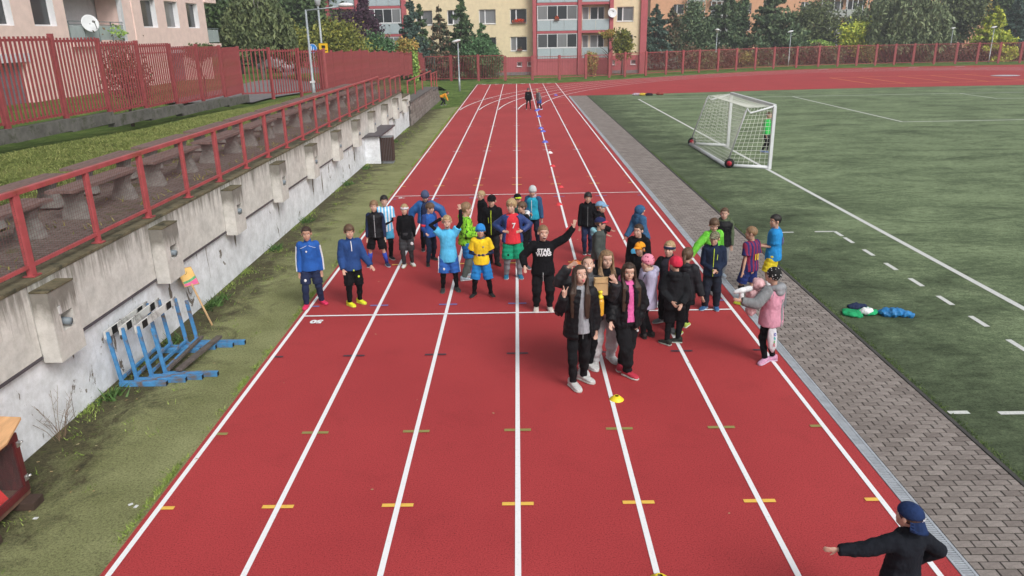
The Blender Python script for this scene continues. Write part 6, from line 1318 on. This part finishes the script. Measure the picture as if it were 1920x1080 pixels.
for r_ in (Ar, Br):
    w_ = MB().tube([r_+Vector((-.10, -.02, .08)), r_+Vector((-.02, -.02, .08))], .16, 20, up=(0, 1, 0)); c_ = r_+Vector((.06, -.14, .10))
    w = MB().tube([c_+Vector((-.02, -.05, 0)), c_+Vector((.02, .05, 0))], .16, 20).build('wheel', M('tyre_black', (.015, .015, .015), .8), gt, True); MB().tube([c_+Vector((-.025, -.062, 0)), c_+Vector((.025, .062, 0))], .085, 16).build('wheel_hub', M('hub_red', (.45, .02, .04), .4), w, True)
net = MB()
def cord(P_, r=.0065):
    for a, b in zip(P_, P_[1:]):
        d = (b-a).normalized(); u = d.orthogonal().normalized(); w = d.cross(u); net.add([p+q for p in (a, b) for q in (u*r, -u*r*.5+w*r*.87, -u*r*.5-w*r*.87)], [(0, 1, 4, 3), (1, 2, 5, 4), (2, 0, 3, 5)])
def patch4(f, nu, nv):
    for i in range(nu+1): cord([f(i/nu, j/nv) for j in range(nv+1)])
    for j in range(nv+1): cord([f(i/nu, j/nv) for i in range(nu+1)])
sag = lambda u, v: math.sin(PI*u)*math.sin(PI*v)
patch4(lambda u, v: At.lerp(Bt, u).lerp(Ar.lerp(Br, u), v)+Vector((.38, 0, -.25))*sag(u, v), 34, 18)      # back
patch4(lambda u, v: (A+up_).lerp(B+up_, u).lerp(At.lerp(Bt, u), v)+Vector((0, 0, -.06))*sag(u, v), 34, 6)      # roof
for a, t_, r_ in ((A, At, Ar), (B, Bt, Br)):
    patch4(lambda u, v: (a+up_).lerp(t_, u).lerp((a+Vector((0, 0, .1))).lerp(r_, u), v), 8, 15)
net.build('goal_net', M('net_cord', (.62, .64, .58), .8, .1), gt, kind='stuff')

# ------------------------------------------------------------ hurdles by the wall
mt_hblue = M('worn_blue_paint', (.07, .25, .50), .55, .3, 8, .3, 40, dirt=(.16, .12, .10)); mt_hwh = M('worn_white_board', (.62, .62, .60), .6, .15, 5, .2, 40, dirt=(.12, .11, .10)); mt_rust = M('rusty_grey_steel', (.12, .10, .09), .8, .4, 9, .4)
def hurdle(x, y, hgt, leg, lab, board=True, col=None, w=1.15):
    t = thing('hurdle', lab, 'hurdle', (x, y, 0), random.uniform(-.02, .03), 'old blue hurdles stacked against the wall'); col = col or mt_hblue
    for yy in (0, w):
        l = soft(MB().box((-.03, yy-.035, 0), (leg, yy+.035, .07)).build('foot_bar', col, t), .005); MB().box((leg+.001, yy-.028, .008), (leg+.004, yy+.028, .062)).build('foot_end', mt_dark, l)
        soft(MB().bar((0, yy, .07), (-.07, yy, hgt), .05, .035, (0, 1, 0)).build('upright', col, t), .004)
    MB().bar((.0, .02, .11), (.0, w-.02, .11), .03, .04).build('cross_rail', col, t)
    if board:
        b = soft(MB().box((-.10, -.04, hgt-.09), (-.075, w+.04, hgt+.02)).build('board', mt_hwh, t), .003)
        for c in (.18, .82): MB().box((-.074, w*c-.07, hgt-.088), (-.070, w*c+.07, hgt+.018)).build('black_band', mt_black, b)
hurdle(-5.46, 9.42, .80, .62, 'blue hurdle standing closest to the white wall, with short foot bars')
hurdle(-5.30, 9.52, .82, .68, 'blue hurdle second from the white wall with peeling board')
hurdle(-5.14, 9.62, .80, .72, 'blue hurdle third from the white wall with cleanest board')
hurdle(-4.98, 9.70, .74, .74, 'light blue hurdle farthest from the wall without a board', False)
for a, b, w_, lab in (((-4.95, 9.72, .10), (-4.95, 10.95, .10), .05, 'long narrow rusty bar lying over the hurdle feet'), ((-4.78, 9.68, .11), (-4.66, 10.92, .11), .09, 'wide dark steel bar lying over the hurdle feet')):
    tag(soft(MB().bar(a, b, w_, .04).build('steel_bar', mt_rust), .004), lab, 'metal bar')
# sign on a stick leaning on the wall
sg = thing('placard', 'hand painted yellow and pink square placard on a wooden stick leaning on the white wall', 'placard', (0, 0, 0)); a_ = G(398, 610, 0); b_ = Vector((-5.56, 12.0, .92)); mid = a_.lerp(b_, .70)
MB().tube([a_, a_.lerp(b_, .72)], .017, 8).build('stick', M('light_wood', (.55, .36, .19), .7), sg, True)
u_ = (b_-a_).normalized(); rgt = Vector((.25, .95, .05)); rgt = (rgt-u_*rgt.dot(u_)).normalized(); nn = rgt.cross(u_)*-1
if nn.x < 0 and nn.y > 0: nn = -nn
if nn.dot(Vector((CAM_X, 0, CAM_H))-b_) < 0: nn = -nn
c_ = a_.lerp(b_, .84); hw = .165
def quad(x0, x1, y0, y1, d0, d1): return [c_+rgt*x+u_*y+nn*d for d in (d0, d1) for x, y in ((x0, y0), (x1, y0), (x1, y1), (x0, y1))]
def slab(x0, x1, y0, y1, d0, d1): return MB().add(quad(x0, x1, y0, y1, d0, d1), [(0, 1, 5, 4), (1, 2, 6, 5), (2, 3, 7, 6), (3, 0, 4, 7), (3, 2, 1, 0), (4, 5, 6, 7)])
slab(-hw, hw, -hw, hw, -.012, .0).build('board', M('plywood_edge', (.42, .24, .14), .8), sg); slab(-hw+.01, hw-.01, -hw+.01, hw-.01, .0005, .002).build('painted_face', M('placard_yellow', (.80, .52, .18), .8, .12, 8), sg)
def blob(n, pts, mat, d): MB().add([c_+rgt*x*hw+u_*y*hw+nn*d for x, y in pts], [tuple(range(len(pts)))]).build(n, mat, sg)
blob('pink_area', [(-.92, -.92), (.92, -.92), (.92, -.30), (.45, -.45), (-.1, -.62), (-.92, -.70)], M('placard_pink', (.72, .15, .32), .8, .15, 12), .0032)
blob('green_scribble', [(-.92, -.68), (-.1, -.60), (.45, -.43), (.92, -.28), (.92, -.02), (.4, -.2), (-.1, -.36), (-.92, -.46)], M('placard_green', (.12, .42, .2), .8, .3, 20), .0044)
for q_, (x, y) in enumerate(((-.3, .45), (-.1, .55), (.0, .35), (-.2, .3), (.1, .5))): blob('dark_drawing', [(x-.05, y-.07), (x+.07, y-.03), (x+.04, y+.07)], mt_black, .0044)
# ------------------------------------------------------------ red wooden box
rb = thing('wooden_cabinet', 'dark red wooden cabinet with glass front and light wooden lid by the wall', 'cabinet', (0, 0, 0)); mt_rw = M('dark_red_wood', (.13, .022, .024), .5, .3, 6, .3, 40, stretch=(1, 1, .3), dirt=(.06, .02, .02)); mt_ins = M('inner_board', (.16, .085, .06), .8, .3, 6)
X0, X1, Y0, Y1, Zb, Zt = -5.52, -5.06, 5.55, 6.72, .09, .80
soft(MB().box((X0, Y0, Zb), (X1, Y1, Zb+.05)).build('floor_board', mt_ins, rb), .004); MB().box((X0, Y0, Zb+.05), (X0+.03, Y1, Zt)).build('back_board', mt_rw, rb)
for y in (Y0, Y1-.03): MB().box((X0+.03, y, Zb+.05), (X1-.03, y+.03, Zt)).build('side_board', mt_rw, rb)
for n_, lo_, hi_ in (('frame_rail', (X1-.03, Y0, Zb+.05), (X1+.01, Y1, Zb+.12)), ('frame_rail', (X1-.03, Y0, Zt-.07), (X1+.01, Y1, Zt)), ('frame_stile', (X1-.03, Y1-.07, Zb+.12), (X1+.01, Y1, Zt-.07)), ('frame_stile', (X1-.03, Y0+.5, Zb+.12), (X1+.01, Y0+.57, Zt-.07))): soft(MB().box(lo_, hi_).build(n_, mt_rw, rb), .004)
gl = NT('clear_glass'); gl.b.inputs['Alpha'].default_value = .06; gl = gl.out((.3, .32, .32), .15, .2); MB().box((X1-.014, Y0+.57, Zb+.12), (X1-.010, Y1-.07, Zt-.07)).build('glass_pane', gl, rb)
m_lid = MB(); m_lid.loft([[(X0-.05, Y0-.05, Zt+.06), (X1+.10, Y0-.05, Zt-.0), (X1+.10, Y0-.05, Zt+.03), (X0-.05, Y0-.05, Zt+.09)], [(X0-.05, Y1-.3, Zt+.08), (X1+.12, Y1-.3, Zt+.03), (X1+.12, Y1-.3, Zt+.06), (X0-.05, Y1-.3, Zt+.12)], [(X0-.05, Y1+.10, Zt+.12), (X1+.02, Y1+.10, Zt+.09), (X1+.02, Y1+.10, Zt+.12), (X0-.05, Y1+.10, Zt+.15)]])
soft(m_lid.build('lid', M('raw_pine', (.66, .38, .19), .7, .25, 2.5, .2, 30, stretch=(6, .6, 6)), rb), .006)
for z in (Zb+.2, Zt-.12): l_ = MB().box((X1+.01, Y1-.05, z-.03), (X1+.02, Y1-.0, z+.03)).build('latch', M('zinc_bright', (.55, .55, .55), .3, metal=.8), rb); MB().tube([(X1+.02, Y1-.02, z), (X1+.05, Y1-.0, z+.02)], .012, 8).build('hook', MATS['zinc_bright'], l_, True)
tag(MB().loft([[(X0+.31+math.cos(a)*r_, 6.38+math.sin(a)*r_, Zb+.06+z) for a in [2*PI*k/4+.5 for k in range(4)]] for r_, z in ((.14, 0), (.15, .02), (.05, .26))]).build('red_block', M('red_plastic', (.62, .03, .03), .35)), 'bright red plastic block inside the dark red cabinet', 'plastic block')
tag(MB().tube([(X0+.08, 6.5, Zb+.05), (X0+.16, 6.3, Zt-.1)], .02, 8).build('wooden_rod', MATS['inner_board']), 'wooden rod leaning inside the dark red cabinet', 'rod')
tag(MB().ell((X0+.15, 6.0, Zt-.22), (.08, .1, .08)).build('blue_ball', M('dull_blue_plastic', (.07, .13, .2), .4), smooth=True), 'dull blue ball inside the dark red cabinet', 'ball')
for y, lab in ((5.95, 'short dark plank under the near end of the red cabinet'), (6.62, 'short dark plank under the far end of the red cabinet')): tag(soft(MB().box((-5.45, y-.09, 0), (-4.93, y+.09, .085)).build('support_plank', M('wet_plank', (.07, .045, .035), .7, .3, 5)), .006), lab, 'plank')
for i_, (u, v) in enumerate(((67, 972), (245, 946), (255, 950), (190, 731), (242, 725))): p_ = G(u, v); tag(MB().box((-.022, -.015, 0), (.022, .015, .006)).build('paper_scrap', white, loc=p_, rz=i_*.7), ['white paper scrap on the turf next to the red cabinet', 'small paper scrap in the open turf, left one of two', 'small paper scrap in the open turf, right one of two', 'pale scrap in front of the nearest hurdle foot', 'tiny pale scrap right of the hurdle feet'][i_], 'litter', 'paper scraps on the turf')
# moss cushions by the cabinet
# ------------------------------------------------------------ meter box and bin at the wall
sb = thing('meter_box', 'white masonry box with dark metal roof built against the wall next to the bin', 'utility box', (0, 0, 0)); MB().box((-5.62, 28.1, 0), (-5.06, 31.3, 1.0)).build('box_body', mt_white, sb); MB().box((-5.62, 27.95, 1.0), (-4.98, 31.45, 1.05)).build('roof', mt_lead, sb)
bn = thing('litter_bin', 'slatted dark brown litter bin beside the white box', 'bin', (-4.80, 28.3, 0)); mt_slat = M('dark_brown_slat', (.07, .04, .035), .6, .2, 6); soft(MB().box((-.17, -.17, .05), (.17, .17, .90)).build('inner_can', M('bin_grey', (.18, .19, .2), .5), bn), .01)
sl_m = MB().box((-.02, -.012, .1), (.02, .012, .95)).mesh('slat', mt_slat)
for j in range(7):
    for (x, y, r_) in ((-.18+.06*j, -.195, 0), (-.18+.06*j, .195, 0), (-.205, -.18+.06*j, PI/2), (.205, -.18+.06*j, PI/2)): link('slat', sl_m, bn, (x, y, 0), r_)
MB().box((-.21, -.21, .95), (.21, .21, .985)).build('bin_rim', MATS['bin_grey'], bn); MB().box((-.2, -.2, 0), (.2, .2, .06)).build('bin_foot', MATS['bin_grey'], bn)
# ------------------------------------------------------------ marker cones
CN = {}
def cone(u, v, col, lab, r=.095):
    p_ = G(u, v); k = (col, r)
    if k not in CN: CN[k] = MB().loft([[(math.cos(a)*q*r, math.sin(a)*q*r, z*r) for a in [2*PI*i/20 for i in range(20)]] for q, z in ((1, 0), (.98, .06), (.45, .52), (.3, .58), (.26, .55), (.42, .46), (.93, .02))], cap=False).mesh('marker_cone', M('cone_'+col, {'red': (.62, .05, .06), 'orange': (.80, .22, .06), 'blue': (.12, .14, .55), 'white': (.75, .75, .75), 'yellow': (.80, .62, .03)}[col], .4, .08, 4, 0), True)
    t = link('marker_cone', CN[k], None, p_); tag(t, lab, 'marker cone', 'marker cones along the lane line')
    # the hole in the top shows a hollow cone
cone(1156, 749, 'yellow', 'yellow marker cone on the lane line just in front of the older girls'); cone(1237, 1089, 'yellow', 'yellow marker cone cut by the bottom edge of the picture')
cone(1079, 494, 'orange', 'orange marker cone behind the raised arm of the girl in the grey puffer', .125); cone(1067, 431, 'red', 'red marker cone beside the raised hand of the stocky boy', .11); cone(1048, 384, 'red', 'red marker cone next to the child in the white beanie', .11); cone(1051, 351, 'red', 'red marker cone just beyond the second cross line', .10)
cone(1036, 312, 'red', 'small red marker cone far down the track', .11); cone(1031, 287, 'white', 'white marker cone far down the track', .12)
for i_, (u, v) in enumerate(((1022, 267), (1018, 247), (1014, 241), (1010, 219), (1010, 206), (1042, 179), (1006, 208))): cone(u, v, 'blue', ['nearest blue marker cone on the lane line', 'blue marker cone, second from the nearest blue one', 'blue marker cone, third from the nearest blue one', 'blue marker cone, fourth from the nearest blue one', 'blue marker cone at the feet of the leaning child', 'farthest blue marker cone on the bend lines', 'blue marker cone just left of the leaning child'][i_], .15)
# ------------------------------------------------------------ clothes and bags on the ground
def heap(name, lab, cat, c, parts, wr=.05, zs=1.7):
    o = None; t = thing(name, lab, cat, c)
    for n_, mat, ells in parts:
        m = MB()
        for e, r_ in ells: m.ell((e[0], e[1], e[2]*(zs-.2)), (r_[0], r_[1]*1.15, r_[2]*zs))
        rem(m.build(n_, mat, t, True), .014, 2, wr)
    return t
g1 = G(1612, 588); heap('clothes_pile', 'green, navy and white clothes dropped on the football pitch', 'clothes', g1, [('green_shirt', cloth((.02, .36, .14)), [((-.14, -.04, .02), (.17, .16, .025)), ((.12, .0, .025), (.17, .15, .03)), ((-.2, -.06, .01), (.07, .05, .02)), ((.2, -.02, .02), (.06, .09, .025))]), ('navy_shirt', navy, [((-.04, .10, .06), (.13, .08, .03)), ((.08, .13, .05), (.1, .05, .03))]), ('white_shirt', white, [((.05, -.10, .05), (.10, .06, .035)), ((.12, -.06, .05), (.06, .07, .03))])])
g2 = G(1678, 592); heap('blue_jacket', 'crumpled bright blue jacket lying on the football pitch', 'jacket', g2, [('jacket_cloth', cloth((.02, .19, .46), 'bright_blue_nylon', gloss=1), [((-.13, .02, .03), (.13, .10, .04)), ((0, 0, .04), (.14, .10, .045)), ((.14, -.03, .03), (.1, .08, .035)), ((.22, -.08, .02), (.06, .06, .03))])], .07)
for (u, v, c_, lab) in ((1192, 179, (.45, .35, .42), 'pale pink and grey bag far away at the pitch corner'), (1205, 179, (.6, .42, .05), 'yellow bag far away at the pitch corner'), (1216, 179, (.03, .02, .03), 'black bag far away at the pitch corner'), (1236, 178, (.25, .05, .04), 'low dark red bundle right of the far bags')):
    heap('sports_bag', lab, 'bag', G(u, v), [('bag_cloth', cloth(c_), [((0, 0, .1), (.26, .15, .10)), ((.18, 0, .08), (.14, .12, .1))])], .06, 1.)
# ------------------------------------------------------------ thin autumn air
hz = bpy.data.materials.new('haze_air'); hz.use_nodes = True; _n = hz.node_tree; _n.nodes.clear()
_v = _n.nodes.new('ShaderNodeVolumePrincipled'); _v.inputs['Color'].default_value = (.86, .89, .94, 1); _v.inputs['Density'].default_value = .0011; _v.inputs['Anisotropy'].default_value = .2
_o = _n.nodes.new('ShaderNodeOutputMaterial'); _n.links.new(_v.outputs[0], _o.inputs['Volume'])
MB().box((-420, -80, -1.5), (620, 720, 22)).build('haze', hz, kind='stuff')
